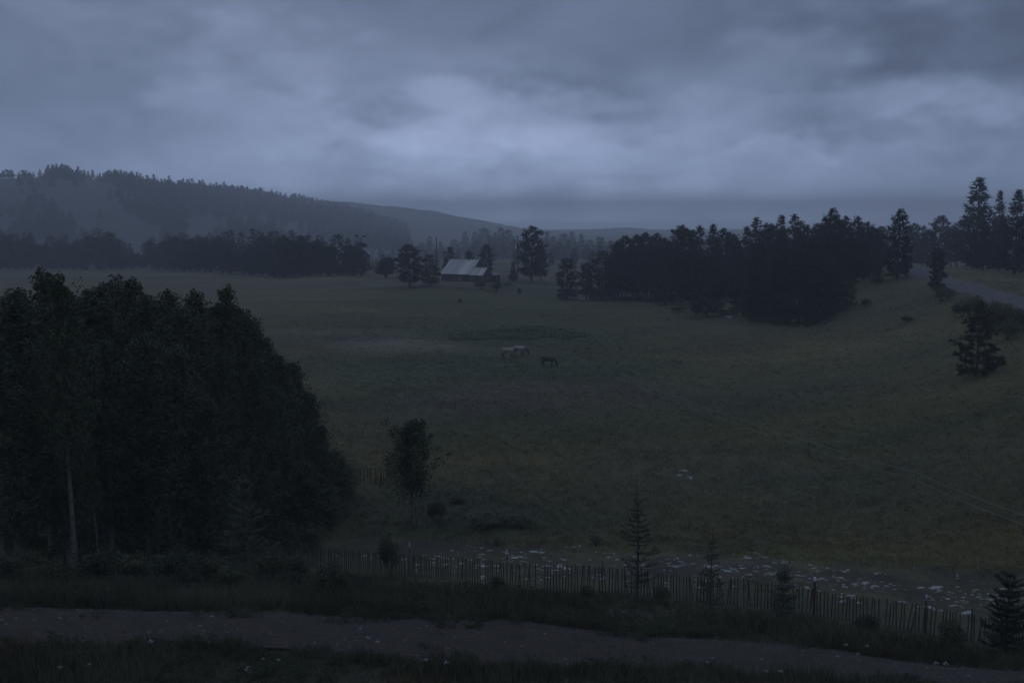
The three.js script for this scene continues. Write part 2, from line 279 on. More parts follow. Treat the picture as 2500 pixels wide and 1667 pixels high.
hill('distant_hill', [[300, 505], [600, 500], [760, 497], [840, 496], [960, 506], [1060, 519], [1150, 536], [1250, 556], [1350, 580]], -20, 1700, 3200, 3700, hillDark, 43, 3);
hill('distant_hill', [[600, 540], [850, 528], [960, 532], [1050, 540], [1150, 548], [1250, 558], [1350, 566], [1460, 585]], -20, 1500, 2500, 2900, hillDark, 47, 2);
hill('distant_hill', [[1200, 592], [1320, 572], [1420, 560], [1530, 555], [1650, 566], [1760, 578], [1900, 580], [2200, 572], [2700, 550]], -24, 2400, 3900, 4200, hillDark, 49, 3);

// ------------------------------------------------------------------ plant builders
const V = (x, y, z) => new THREE.Vector3(x, y, z);
class Soup {
  constructor() { this.p = []; this.n = []; this.t = []; this.i = []; }
  tri(a, b, c) { const k = this.p.length / 3, ux = b[0] - a[0], uy = b[1] - a[1], uz = b[2] - a[2], vx = c[0] - a[0], vy = c[1] - a[1], vz = c[2] - a[2]; let nx = uy * vz - uz * vy, ny = uz * vx - ux * vz, nz = ux * vy - uy * vx; const l = Math.hypot(nx, ny, nz) || 1; nx /= l; ny /= l; nz /= l; this.p.push(...a, ...b, ...c); this.n.push(nx, ny, nz, nx, ny, nz, nx, ny, nz); this.t.push(0, 0, 1, 0, 0, 1); this.i.push(k, k + 1, k + 2); }
  quad(a, b, c, d) { this.tri(a, b, c); this.tri(a, c, d); }
  // a leaf (a diamond) or a tuft of needles (a slim triangle) pointing along dir
  leaf(x, y, z, s, R, flat = 0) {
    const th = R() * 6.283, ph = Math.acos(2 * R() - 1) , dx = Math.sin(ph) * Math.cos(th), dy = Math.cos(ph) * (1 - flat), dz = Math.sin(ph) * Math.sin(th);
    const t2 = R() * 6.283; let ex = Math.cos(t2), ey = (R() - 0.5) * 2, ez = Math.sin(t2); const d = ex * dx + ey * dy + ez * dz; ex -= d * dx; ey -= d * dy; ez -= d * dz; const l = Math.hypot(ex, ey, ez) || 1, w = s * 0.42 / l;
    this.quad([x - dx * s * .5, y - dy * s * .5, z - dz * s * .5], [x + ex * w, y + ey * w, z + ez * w], [x + dx * s * .5, y + dy * s * .5, z + dz * s * .5], [x - ex * w, y - ey * w, z - ez * w]);
  }
  needle(x, y, z, dx, dy, dz, len, w, R) {
    const l = Math.hypot(dx, dy, dz) || 1; dx /= l; dy /= l; dz /= l; let ex = R() - 0.5, ey = R() - 0.5, ez = R() - 0.5; const d = ex * dx + ey * dy + ez * dz; ex -= d * dx; ey -= d * dy; ez -= d * dz; const m = w / (Math.hypot(ex, ey, ez) || 1);
    this.tri([x - ex * m, y - ey * m, z - ez * m], [x + ex * m, y + ey * m, z + ez * m], [x + dx * len, y + dy * len, z + dz * len]);
  }
  limb(pts, rad, sides = 6, vs = 1) {
    const k0 = this.p.length / 3; let s = 0;
    pts.forEach((p, j) => {
      const t = pts[Math.min(pts.length - 1, j + 1)].clone().sub(pts[Math.max(0, j - 1)]).normalize(), a = Math.abs(t.y) > 0.8 ? V(1, 0, 0) : V(0, 1, 0), u = a.clone().cross(t).normalize(), v = t.clone().cross(u); if (j) s += p.distanceTo(pts[j - 1]);
      for (let i = 0; i <= sides; i++) { const c = Math.cos(i / sides * 6.2832), q = Math.sin(i / sides * 6.2832), nx = u.x * c + v.x * q, ny = u.y * c + v.y * q, nz = u.z * c + v.z * q; this.p.push(p.x + nx * rad[j], p.y + ny * rad[j], p.z + nz * rad[j]); this.n.push(nx, ny, nz); this.t.push(i / sides, s * vs); if (j && i) { const k = k0 + j * (sides + 1) + i; this.i.push(k - sides - 2, k - sides - 1, k - 1, k - sides - 1, k, k - 1); } }
    });
  }
  geo() { const g = new THREE.BufferGeometry(); g.setAttribute('position', new THREE.Float32BufferAttribute(this.p, 3)); g.setAttribute('normal', new THREE.Float32BufferAttribute(this.n, 3)); g.setAttribute('uv', new THREE.Float32BufferAttribute(this.t, 2)); g.setIndex(this.i); return g; }
}
function assemble(parts) { const g = new THREE.Group(); for (const [name, geo, mat] of parts) part(name, geo, mat, g); return g; }

// aspen: slim pale trunk, short rising branches, small round leaves in loose clumps
function aspen(seed, o) {
  const R = RNG(seed), H = o.H, wood = new Soup(), limbs = new Soup(), leaves = new Soup(), wob = (h) => V(0.25 * Math.sin(h * 0.35 + seed) * h / H, h, 0.22 * Math.cos(h * 0.3 + seed * 2) * h / H);
  const tp = [], tr = []; for (let i = 0; i <= 16; i++) { const h = H * 0.97 * i / 16; const p = wob(h); p.x += (R() - .5) * 0.04; tp.push(p); tr.push(o.r * (1 - 0.93 * i / 16) * (i === 0 ? 1.25 : 1)); }
  tp[0].y = -0.4; wood.limb(tp, tr, 9, 0.45);
  const per = o.leaves / o.branches;
  for (let b = 0; b < o.branches; b++) {
    const t = Math.pow((b + R()) / o.branches, 0.9), h = H * mix(o.low, 0.985, t), a = b * 2.4 + R(), shape = Math.min(1, 0.45 + t / o.bulge * 0.55) * Math.pow(1 - t, 0.58), len = o.w * (0.3 + 0.95 * R() * R() + 0.15 * R()) * Math.max(0.10, shape), up = mix(0.25, 1.3, t * 0.7 + R() * 0.4);
    const p0 = wob(h), mid = V(p0.x + Math.cos(a) * len * 0.55, h + len * up * 0.4, p0.z + Math.sin(a) * len * 0.55), p2 = V(p0.x + Math.cos(a) * len, h + len * up, p0.z + Math.sin(a) * len);
    const r0 = Math.max(0.008, o.r * 0.28 * (1 - t * 0.7)); limbs.limb([p0, mid, p2], [r0, r0 * 0.6, r0 * 0.2], 4);
    const clumps = 3 + (R() * 3 | 0);
    for (let c = 0; c < clumps; c++) {
      const s = mix(0.25, 1.05, (c + R() * 0.7) / clumps), q = s < 0.55 ? p0.clone().lerp(mid, s / 0.55) : mid.clone().lerp(p2, (s - 0.55) / 0.45), rr = o.clump * (0.5 + 0.9 * R()) * (1 - 0.45 * t);
      q.x += (R() - .5) * .5; q.y += (R() - .3) * .5; q.z += (R() - .5) * .5;
      const m = per / clumps; for (let k = 0; k < m; k++) { const th = R() * 6.283, z = 2 * R() - 1, rad = rr * Math.cbrt(R()) , w = Math.sqrt(1 - z * z); leaves.leaf(q.x + rad * w * Math.cos(th), q.y + rad * z * 1.15, q.z + rad * w * Math.sin(th), o.leaf * (0.7 + 0.6 * R()), R); }
    }
  }
  return assemble([['trunk', wood.geo(), M.bark], ['branches', limbs.geo(), M.woodOld], ['crown', leaves.geo(), o.mat ?? M.aspenLeaf]]);
}
// pine: whorls of limbs that carry tufts of needles; profile(t) is the reach at height t of the crown
function pine(seed, o) {
  const R = RNG(seed), H = o.H, wood = new Soup(), crown = new Soup(), lean = (R() - .5) * 0.3;
  const tp = [], tr = []; for (let i = 0; i <= 8; i++) { tp.push(V(lean * (i / 8) ** 2 + (R() - .5) * .06, H * 0.98 * i / 8, (R() - .5) * .06)); tr.push(o.r * (1 - 0.94 * i / 8)); } tp[0].y = -0.8; wood.limb(tp, tr, 7);
  const n = o.whorls;
  for (let wI = 0; wI < n; wI++) {
    const t = (wI + 0.5 * R()) / n, h = H * mix(o.low, 0.985, t), k = o.per + (R() * 2 | 0), a0 = R() * 6.28;
    for (let b = 0; b < k; b++) {
      if (R() < (o.gap ?? 0.1)) continue;
      const a = a0 + b / k * 6.283 + (R() - .5) * .8, len = o.w * o.profile(t) * (0.62 + 0.55 * R()), up = o.up(t) + (R() - .5) * 0.3, cx = Math.cos(a), cz = Math.sin(a);
      const e = V(lean * t * t + cx * len, h + up * len, cz * len), b0 = V(lean * t * t, h, 0);
      if (len > o.w * 0.2) wood.limb([b0, e], [o.r * 0.22 * (1 - t * 0.7), 0.01], 3);
      const tufts = Math.max(2, Math.round(o.tufts * len / o.w));
      for (let c = 0; c < tufts; c++) {
        const s = mix(o.inner, 1, Math.sqrt((c + R()) / tufts)), sp = o.size * 0.8 * (0.4 + s * 0.6), x = mix(b0.x, e.x, s) + (R() - .5) * sp, y = mix(b0.y, e.y, s) + (R() - .45) * sp * 1.5, z = mix(b0.z, e.z, s) + (R() - .5) * sp, sz = o.size * (1 - 0.3 * t);
        for (let q = 0; q < o.needles; q++) crown.needle(x, y, z, cx * 0.6 + (R() - .5) * 2, o.tuftUp + (R() - .5) * 1.6, cz * 0.6 + (R() - .5) * 2, sz * (0.6 + 0.7 * R()), sz * 0.17, R);
      }
    }
  }
  for (let q = 0; q < 14; q++) crown.needle(lean, H * (0.93 + R() * 0.04), 0, (R() - .5), 1, (R() - .5), o.size * 1.1, o.size * 0.12, R);
  return assemble([['trunk', wood.geo(), M.barkPine], ['crown', crown.geo(), o.mat ?? M.pine]]);
}
// bush or broad crown: leaf clumps spread in a rounded volume
function bushGeo(seed, o) {
  const R = RNG(seed), leaves = new Soup(), wood = new Soup();
  for (let c = 0; c < o.clumps; c++) {
    const th = R() * 6.283, u = Math.pow(R(), 0.55), ph = Math.acos(1 - R() * (o.trunk ? 1.75 : 1.3)), x = o.w * u * Math.sin(ph) * Math.cos(th), z = o.w * u * Math.sin(ph) * Math.sin(th), y = o.base + (o.H - o.base) * (0.42 + 0.52 * u * Math.cos(ph)), rr = o.clump * (0.6 + 0.7 * R());
    const f = Math.max(0, o.base * 0.7); if (c % 3 === 0) wood.limb([V(x * 0.05, f * 0.6 - 0.1, z * 0.05), V(x * 0.5, mix(f, y, 0.55), z * 0.5), V(x, y, z)], [o.r, o.r * 0.5, o.r * 0.15], 4);
    for (let k = 0; k < o.leaves / o.clumps; k++) { const t2 = R() * 6.283, q = 2 * R() - 1, rad = rr * Math.cbrt(R()), w = Math.sqrt(1 - q * q); leaves.leaf(x + rad * w * Math.cos(t2), Math.max(0.02, y + rad * q * 0.8), z + rad * w * Math.sin(t2), o.leaf * (0.6 + 0.8 * R()), R, 0.2); }
  }
  if (o.trunk) wood.limb([V(0, -0.6, 0), V(0.05, o.base * 0.6, 0), V(0, mix(o.base, o.H, 0.5), 0)], [o.trunk, o.trunk * 0.8, o.trunk * 0.35], 8);
  return [leaves.geo(), wood.geo()];
}
function bush(seed, o) { const [l, w] = bushGeo(seed, o); return assemble([[o.trunk ? 'trunk' : 'stems', w, o.wood ?? M.woodOld], [o.trunk ? 'crown' : 'foliage', l, o.mat ?? M.willow]]); }
// young spruce: visible tiers, needles along each twig
function spruce(seed, o) {
  const R = RNG(seed), H = o.H, wood = new Soup(), twig = new Soup();
  wood.limb([V(0, -0.3, 0), V(0, H * 0.5, 0), V(o.leanTop ?? 0, H, 0)], [o.r, o.r * 0.55, 0.008], 7);
  const tiers = o.tiers;
  for (let j = 0; j < tiers; j++) {
    const t = (j + 0.9 * R()) / tiers, h = H * mix(o.low, o.high, t), k = o.per + (R() * 3 | 0), a0 = R() * 6.28, dense = o.density(t);
    for (let b = 0; b < k; b++) {
      if (R() > dense) continue;
      const a = a0 + b / k * 6.283 + (R() - .5) * .6, len = o.w * o.profile(t) * (0.45 + 0.8 * R()), cx = Math.cos(a), cz = Math.sin(a), dr = o.droop(t) + (R() - .5) * 0.4, n = 5, pts = [];
      for (let q = 0; q <= n; q++) { const s = q / n; pts.push(V((o.leanTop ?? 0) * t * t + cx * len * s, h + len * (dr * s + 0.30 * s * s), cz * len * s)); }
      wood.limb(pts, pts.map((_, q) => Math.max(0.004, o.r * 0.22 * (1 - t * .6) * (1 - q / n))), 3);
      const m = Math.max(4, Math.round(o.needles * len));
      for (let q = 0; q < m; q++) {
        const s = Math.pow((q + R()) / m, 0.8), f = Math.min(n - 1e-3, s * n), i = f | 0, p = pts[i].clone().lerp(pts[i + 1], f - i), side = (R() - .5) * 2 * o.spread * (1 - s * 0.6) * Math.min(1, len);
        twig.needle(p.x - cz * side, p.y + (R() - .6) * 0.05, p.z + cx * side, cx * 0.7 - cz * side * 2 + (R() - .5) * .7, (R() - .35) * 0.7, cz * 0.7 + cx * side * 2 + (R() - .5) * .7, o.needle * (0.6 + 0.8 * R()), o.needle * 0.16, R);
      }
    }
  }
  const lead = Math.round(14 * H * (1 - o.high) + 8); for (let q = 0; q < lead; q++) { const h = mix(o.high * 0.97, 0.99, q / lead) * H; twig.needle((o.leanTop ?? 0) * (h / H) ** 2, h, 0, R() - .5, 0.9, R() - .5, o.needle * 0.8, o.needle * 0.12, R); }
  for (const [x0, hh, x1, h1] of o.leaders ?? []) { wood.limb([V(x0 * 0.3, H * (hh - 0.05), 0), V(x0, H * hh, 0), V(x1, H * h1, 0)], [0.03, 0.025, 0.008], 5); for (let q = 0; q < 60; q++) { const s = R(); twig.needle(mix(x0, x1, s), H * mix(hh, h1, s), 0, (R() - .5), 0.8, (R() - .5), o.needle * 0.6, o.needle * 0.12, R); } }
  return assemble([['trunk', wood.geo(), M.barkPine], ['branches', twig.geo(), o.mat ?? M.spruce]]);
}
function placeTree(src, H0, name, px, top, d, label, group, o = {}) {
  const p = o.at ?? (o.base ? G(px, o.base) : D(px, d)), dd = -p.z, yTop = P(px, top, dd).y, s = (yTop - p.y) / H0; if (o.bushy) o.wide = (o.wide ?? 1) * (1 + 1.6 * smooth(0.75, 0.35, s)); const c = copy(src, name, label, o.category ?? 'tree', group);
  c.position.copy(p); c.scale.set(s * (o.wide ?? 1), s, s * (o.wide ?? 1)); c.rotation.y = o.turn ?? (px * 1.37) % 6.28; return c;
}

// ------------------------------------------------------------------ aspen grove
const aspenKinds = [
  aspen(11, { H: 12, r: 0.13, low: 0.13, bulge: 0.25, branches: 92, leaves: 9000, w: 2.6, clump: 0.44, leaf: 0.118 }),
  aspen(23, { H: 12, r: 0.12, low: 0.10, bulge: 0.3, branches: 96, leaves: 9000, w: 2.3, clump: 0.42, leaf: 0.118, mat: M.aspenLeafB }),
  aspen(37, { H: 12, r: 0.11, low: 0.16, bulge: 0.22, branches: 88, leaves: 9000, w: 2.8, clump: 0.46, leaf: 0.122 }),
  aspen(41, { H: 9, r: 0.10, low: 0.05, bulge: 0.25, branches: 92, leaves: 9000, w: 2.5, clump: 0.42, leaf: 0.115 }),
  aspen(47, { H: 12, r: 0.14, low: 0.36, bulge: 0.2, branches: 80, leaves: 9500, w: 2.6, clump: 0.44, leaf: 0.118 }),
];
const aspenH = [12.7, 12.7, 12.7, 9.5, 12.7];
const groveAt = px => px < 200 ? 'of the grove near the left photo edge' : px < 460 ? 'in the middle of the dense left grove' : 'on the right flank of the left grove, sloping to the meadow';
[
  [182, 655, 43, 4, 'tall aspen with thick pale scarred trunk at the front of the grove', { base: 1400, turn: 1.2, wide: 0.85 }], [60, 700, 43, 4, 'aspen with slim pale trunk near the left photo edge', { base: 1365, wide: 0.8 }], [92, 632, 50, 1, 'aspen whose pointed top is the highest of the grove'],
  [10, 690, 46, 0], [130, 672, 54, 2], [178, 700, 58, 1], [255, 672, 57, 1], [275, 660, 62, 0], [318, 658, 60, 1], [350, 700, 57, 2], [400, 690, 66, 1, 'slim aspen top left of the grove gap above the meadow'],
  [440, 735, 60, 0], [476, 688, 63, 1], [512, 735, 66, 2], [562, 678, 66, 1, 'aspen with narrow pointed top above the right half of the grove'], [600, 745, 63, 0], [622, 762, 66, 1], [640, 812, 64, 2],
  [672, 872, 62, 3], [716, 872, 65, 3, 'aspen with pointed top on the right shoulder of the grove'], [745, 948, 65, 3, 'aspen with a bushy top leaning over the right grove edge'], [770, 1030, 60, 3], [800, 1092, 64, 3], [832, 1128, 66, 3, 'low bushy aspen at the right end of the grove'],
  [670, 930, 57, 3], [620, 860, 54, 2], [540, 830, 52, 0], [430, 820, 50, 1], [335, 800, 49, 0], [240, 810, 48, 2], [130, 830, 45, 1], [0, 850, 44, 0], [300, 860, 52, 3],
  [480, 960, 50, 3], [575, 1010, 54, 3], [670, 1060, 57, 3], [735, 1120, 58, 3], [390, 960, 48, 3], [785, 1170, 60, 3], [610, 1130, 53, 3], [500, 1100, 49, 3], [40, 690, 58, 2], [212, 700, 62, 2], [232, 700, 56, 0], [298, 705, 65, 2], [372, 712, 64, 0], [424, 735, 65, 2], [525, 730, 66, 2], [582, 735, 66, 2], [612, 785, 62, 2], [650, 845, 60, 3], [-60, 700, 45, 1], [-40, 800, 42, 2], [210, 900, 56, 3], [100, 900, 55, 3], [20, 900, 52, 3],
].forEach(([px, top, d, kind, label, o], i) => placeTree(aspenKinds[kind], aspenH[kind], 'aspen_tree', px, top, d, label ?? `dark leafy aspen ${groveAt(px)}`, label ? undefined : `aspens ${groveAt(px)}`, { wide: (px > 480 ? 1.12 : 1.3), bushy: true, ...o }));
// a few thin pale stems inside the grove, young aspens with little foliage
const sapling = aspen(53, { H: 7, r: 0.055, low: 0.55, bulge: 0.3, branches: 22, leaves: 900, w: 0.9, clump: 0.35, leaf: 0.14 });
[[206, 1120, 44], [152, 1180, 45], [355, 1250, 46], [508, 1290, 46]].forEach(([px, top, d]) => placeTree(sapling, 7, 'aspen_sapling', px, top, d, 'thin aspen sapling with bare lower stem in the grove shade', 'thin saplings among the aspens'));
// the lone young aspen beside the grove
const lone = aspen(67, { H: 7.6, r: 0.11, low: 0.30, bulge: 0.2, branches: 66, leaves: 8600, w: 2.7, clump: 0.5, leaf: 0.14, mat: M.aspenLeaf });
placeTree(lone, 7.6, 'young_aspen', 1010, 1038, 62, 'lone young aspen with uneven crown right of the grove', null, { base: 1290, turn: 0.6, wide: 1.2 });

// ------------------------------------------------------------------ conifers
const cone = t => Math.pow(1 - t, 0.66) * (0.6 + 0.4 * smooth(0, 0.12, t)) * (0.93 + 0.07 * Math.sin(t * 45));
const pineKinds = [
  [pine(101, { H: 16, r: 0.26, low: 0.08, whorls: 27, per: 6, w: 3.0, tufts: 13, needles: 5, size: 0.78, inner: 0.25, tuftUp: 0.35, profile: t => Math.pow(1 - t, 0.55) * (0.75 + 0.25 * smooth(0, .2, t)) * (0.92 + 0.08 * Math.sin(t * 40)), up: t => mix(-0.05, 0.75, t) }), 16],
  [pine(102, { H: 16, r: 0.24, low: 0.06, whorls: 30, per: 6, w: 2.6, tufts: 11, needles: 5, size: 0.72, inner: 0.2, tuftUp: 0.3, profile: cone, up: t => mix(-0.1, 0.65, t) }), 16],
  [pine(103, { H: 16, r: 0.28, low: 0.14, whorls: 23, per: 6, w: 3.3, tufts: 12, needles: 5, size: 0.86, inner: 0.35, tuftUp: 0.45, gap: 0.2, mat: M.pineB, profile: t => (Math.pow(Math.sin(Math.PI * mix(0.22, 0.97, t)), 0.6) * (0.8 + 0.2 * Math.sin(t * 25))), up: t => mix(0, 0.4, t) }), 16],
  [pine(104, { H: 10, r: 0.2, low: 0.06, whorls: 20, per: 6, w: 2.8, tufts: 12, needles: 5, size: 0.62, inner: 0.25, tuftUp: 0.35, mat: M.pineC, profile: t => Math.pow(Math.sin(Math.PI * mix(0.27, 0.98, t)), 0.75) * (0.88 + 0.12 * Math.sin(t * 30)), up: t => mix(0.05, 0.7, t) }), 10],
  [pine(107, { H: 16, r: 0.27, low: 0.17, whorls: 22, per: 6, w: 3.1, tufts: 12, needles: 5, size: 0.8, inner: 0.25, tuftUp: 0.35, gap: 0.15, profile: t => Math.pow(Math.sin(Math.PI * mix(0.25, 0.98, t)), 0.65) * (0.85 + 0.15 * Math.sin(t * 32)), up: t => mix(0, 0.6, t) }), 16],
  [pine(105, { H: 16, r: 0.26, low: 0.05, whorls: 17, per: 6, w: 3.4, tufts: 7, needles: 6, size: 1.0, inner: 0.2, tuftUp: 0.35, mat: M.pineB, profile: t => Math.pow(1 - t, 0.6) * (0.85 + 0.15 * Math.sin(t * 30)), up: t => mix(0, 0.7, t) }), 16],
  [pine(106, { H: 16, r: 0.26, low: 0.05, whorls: 17, per: 6, w: 3.6, tufts: 7, needles: 6, size: 1.0, inner: 0.2, tuftUp: 0.35, mat: M.pineB, profile: t => Math.pow(Math.sin(Math.PI * mix(0.3, 0.97, t)), 0.7), up: t => mix(0, 0.6, t) }), 16],
];
const put = (k, name, px, top, d, label, group, o) => placeTree(pineKinds[k][0], pineKinds[k][1], name, px, top, d, label, group, o);
const woodAt = px => px < 1700 ? 'in the lower left part of the wood right of the meadow' : px < 1900 ? 'in the middle of the dense wood right of the meadow' : 'in the tall right part of the wood beside the slope';
// back rows: [px, top, distance, kind]
[[1528, 577, 250, 0], [1556, 575, 246, 1], [1572, 570, 252, 0], [1600, 572, 244, 2], [1625, 583, 240, 1], [1660, 552, 236, 0], [1675, 560, 246, 2], [1690, 560, 240, 1], [1705, 550, 233, 1], [1738, 546, 231, 1], [1762, 558, 226, 0], [1778, 566, 238, 1], [1790, 572, 230, 0], [1820, 552, 236, 1], [1842, 530, 226, 1, 'tall spire-topped pine in the middle of the right wood'], [1868, 545, 228, 0], [1885, 548, 232, 2], [1905, 524, 222, 1], [1934, 522, 220, 1], [1950, 540, 226, 0], [1968, 548, 218, 1], [1990, 545, 222, 0], [2010, 530, 216, 0], [2027, 508, 214, 0, 'highest pine in the dense wood, left of the lone rounded pine'], [2045, 534, 220, 2], [2062, 528, 212, 0], [2090, 528, 218, 0], [2112, 542, 222, 2], [2125, 555, 228, 2], [2140, 560, 224, 2],
 [1510, 590, 238, 2], [1545, 600, 234, 0], [1590, 600, 230, 0], [1640, 592, 226, 0], [1690, 600, 216, 0], [1750, 590, 214, 0], [1800, 590, 212, 0], [1850, 580, 206, 0], [1900, 570, 204, 0], [1950, 570, 202, 0], [1985, 580, 196, 0], [2030, 565, 196, 0], [2075, 570, 198, 0], [2110, 590, 200, 0], [2140, 610, 202, 0]].forEach(([px, top, d, k, label]) => put(px < 1680 ? 4 : k, 'pine_tree', px, top, d, label ?? `dark pine ${woodAt(px)}`, label ? undefined : `pines ${woodAt(px)}`, { wide: 1.22 }));
// front row at the wood's edge
const frontAt = px => px < 1700 ? 'of the wood, where trunks show above the grass' : 'of the wood, right of the big rounded pine';
[[1470, 615, 733, 3, 'rounded pine at the left edge of the right wood'], [1432, 640, 731, 2, 'thin open pine between two rounded pines at the meadow edge'], [1384, 632, 731, 3, 'rounded dark pine farthest left in front of the right wood'], [1608, 600, 737, 4], [1580, 596, 728, 4], [1548, 604, 734, 4], [1640, 612, 733, 4], [1664, 625, 742, 4], [1520, 610, 727, 4], [1500, 622, 731, 4], [1624, 640, 744, 3],
 [1726, 628, 773, 3, 'big rounded pine standing forward of the wood beside a snow strip'], [1815, 640, 768, 3], [1845, 625, 778, 0], [1873, 640, 782, 3], [1905, 620, 785, 0], [1950, 610, 790, 3, 'big dark pine at the foremost corner of the right wood'], [1985, 620, 788, 3], [2010, 640, 780, 3], [2035, 640, 765, 3], [2070, 680, 751, 3, 'small rounded pine at the wood edge where the slope begins']].forEach(([px, top, base, k, label]) => put(k, 'pine_tree', px, top, 0, label ?? `dark pine at the front edge ${frontAt(px)}`, label ? undefined : `pines at the front edge ${frontAt(px)}`, { base, wide: k === 3 ? 1.15 : 1.2 }));
put(0, 'pine_tree', 2192, 510, 0, 'broad dark pine at the end of the pale dirt road', null, { base: 680, wide: 1.3 });
put(3, 'pine_tree', 2140, 640, 0, 'short bushy pine left of the pine at the road end', null, { base: 692, wide: 1.3 });
// across the road, right edge
put(1, 'spruce_tree', 2380, 432, 262, 'tallest spruce, pale in the fog above the road', null, { wide: 1.55 });
put(1, 'spruce_tree', 2432, 464, 256, 'narrow spruce between the tallest spruce and the right photo edge', null, { wide: 0.9 });
put(1, 'spruce_tree', 2476, 462, 205, 'dark spruce near the right photo edge beyond the road', null, { wide: 1.3 });
put(0, 'pine_tree', 2400, 540, 222, 'dark pine in front of the tallest spruce', null, { wide: 1.15 });
put(0, 'pine_tree', 2372, 560, 226, 'dark pine low left of the tallest spruce', null, { wide: 1.1 });
put(0, 'pine_tree', 2440, 530, 218, 'dark pine below the narrow spruce', null, { wide: 1.0 });
put(1, 'spruce_tree', 2515, 455, 200, 'dark spruce cut off by the right photo edge', null, { wide: 1.2 });
[[2290, 526, 300, 2], [2262, 560, 310, 2], [2320, 556, 305, 2], [2225, 545, 330, 2], [2335, 540, 320, 2], [2250, 550, 360, 1], [2150, 552, 340, 2], [2100, 560, 350, 2]].forEach(([px, top, d, k]) => put(k, 'pine_tree', px, top, d, 'hazy tree behind the end of the dirt road', 'hazy trees behind the dirt road', { wide: 1.2 }));
put(2, 'pine_tree', 2287, 604, 0, 'ragged open pine on the near edge of the dirt road', null, { base: 722, wide: 0.9 });
// lone pine on the right slope
const slopePine = pine(131, { H: 7.6, r: 0.15, low: 0.05, whorls: 20, per: 5, w: 2.7, tufts: 16, needles: 10, size: 0.40, inner: 0.22, tuftUp: 0.5, gap: 0.2, profile: t => Math.pow(1 - t, 0.8) * 0.9 + 0.16 * Math.sin(t * 14) ** 2, up: t => mix(0.0, 0.55, t) });
placeTree(slopePine, 7.6, 'young_pine', 2385, 735, 0, 'bushy young pine with ragged tiers alone on the right slope', null, { base: 918, wide: 1.0 });

// valley trees left and centre, hazy
const broad = bush(151, { H: 14, base: 1.2, w: 5.0, clumps: 80, clump: 1.5, leaves: 6000, leaf: 0.55, r: 0.12, trunk: 0.35, mat: M.pineB });
const broadB = bush(157, { H: 12, base: 0.8, w: 3.9, clumps: 60, clump: 1.3, leaves: 4400, leaf: 0.52, r: 0.1, trunk: 0.28, mat: M.pine });
const putB = (src, H, px, top, d, label, group, o) => placeTree(src, H, 'broad_tree', px, top, d, label, group, o);
putB(broad, 14, 242, 550, 468, 'big round-crowned tree in the left part of the hazy tree line', null, { wide: 1.25 });
putB(broad, 14, 212, 575, 464, 'lower tree against the left side of the big round-crowned tree', null, { wide: 1.2 });
putB(broad, 14, 275, 570, 466, 'lower tree against the right side of the big round-crowned tree', null, { wide: 1.0 });
putB(broad, 14, 714, 556, 318, 'big round-crowned tree in the middle of the hazy tree line', null, { wide: 1.0 });
const bandAt = px => px < 290 ? 'of the far tree line, around the big round-crowned tree at left' : px < 560 ? 'of the far tree line below the wooded hill' : px < 720 ? 'of the far tree line, left of the middle round-crowned tree' : 'of the far tree line, between middle round-crowned tree and barn';
[[5, 556, 400, 'b'], [40, 572, 410, 2], [70, 570, 402, 'c'], [80, 569, 415, 0], [110, 590, 398, 'c'], [128, 577, 400, 2], [150, 580, 410, 'c'], [165, 573, 402, 1], [182, 590, 408, 'c'], [308, 592, 396, 1], [320, 595, 400, 1], [295, 610, 395, 1], [340, 615, 402, 'c'], [372, 580, 388, 'c'], [388, 590, 380, 'b'], [412, 563, 385, 'b'], [440, 568, 384, 'c'], [465, 574, 378, 'c'], [488, 566, 374, 'b'], [515, 562, 372, 'b'], [545, 567, 370, 'c'], [568, 562, 368, 1], [592, 566, 366, 0], [620, 558, 364, 1], [640, 565, 360, 'c'], [662, 566, 356, 1], [685, 566, 340, 'c'], [740, 580, 330, 'b'], [755, 574, 345, 1], [780, 576, 332, 'c'], [800, 590, 326, 'c'], [826, 573, 322, 2], [850, 583, 330, 1], [866, 590, 320, 'c'], [430, 600, 372, 'c'], [500, 600, 362, 'c'], [560, 600, 352, 'c'], [610, 600, 345, 'c'], [660, 600, 334, 'c'], [60, 610, 392, 'c'], [0, 600, 392, 'c'], [140, 615, 392, 'c'], [-30, 580, 400, 'c']].forEach(([px, top, d0, k]) => {
  const d = d0 + 75 * smooth(640, 300, px);
  if (k === 'b') putB(broad, 14, px, top, d, `hazy tree ${bandAt(px)}`, `trees ${bandAt(px)}`, { wide: 0.95 }); else if (k === 'c') putB(broadB, 12, px, top, d, `hazy tree ${bandAt(px)}`, `trees ${bandAt(px)}`, { wide: 0.95 }); else put(k === 2 ? 6 : 5, 'pine_tree', px, top, d, `hazy tree ${bandAt(px)}`, `trees ${bandAt(px)}`, { wide: 1.15 });
});
{ const R = RNG(191); for (let px = -10; px < 900; px += 27) { const d = mix(455, 318, smooth(300, 720, px)) - 6 + R() * 14, top = mix(640, 652, smooth(300, 720, px)) - 26 * R() * R() - 4; putB(broadB, 12, px + R() * 14, top, d, 'low hazy bush at the foot of the far tree line', 'low bushes along the foot of the hazy tree line', { wide: 1.5, category: 'bush' }); } }
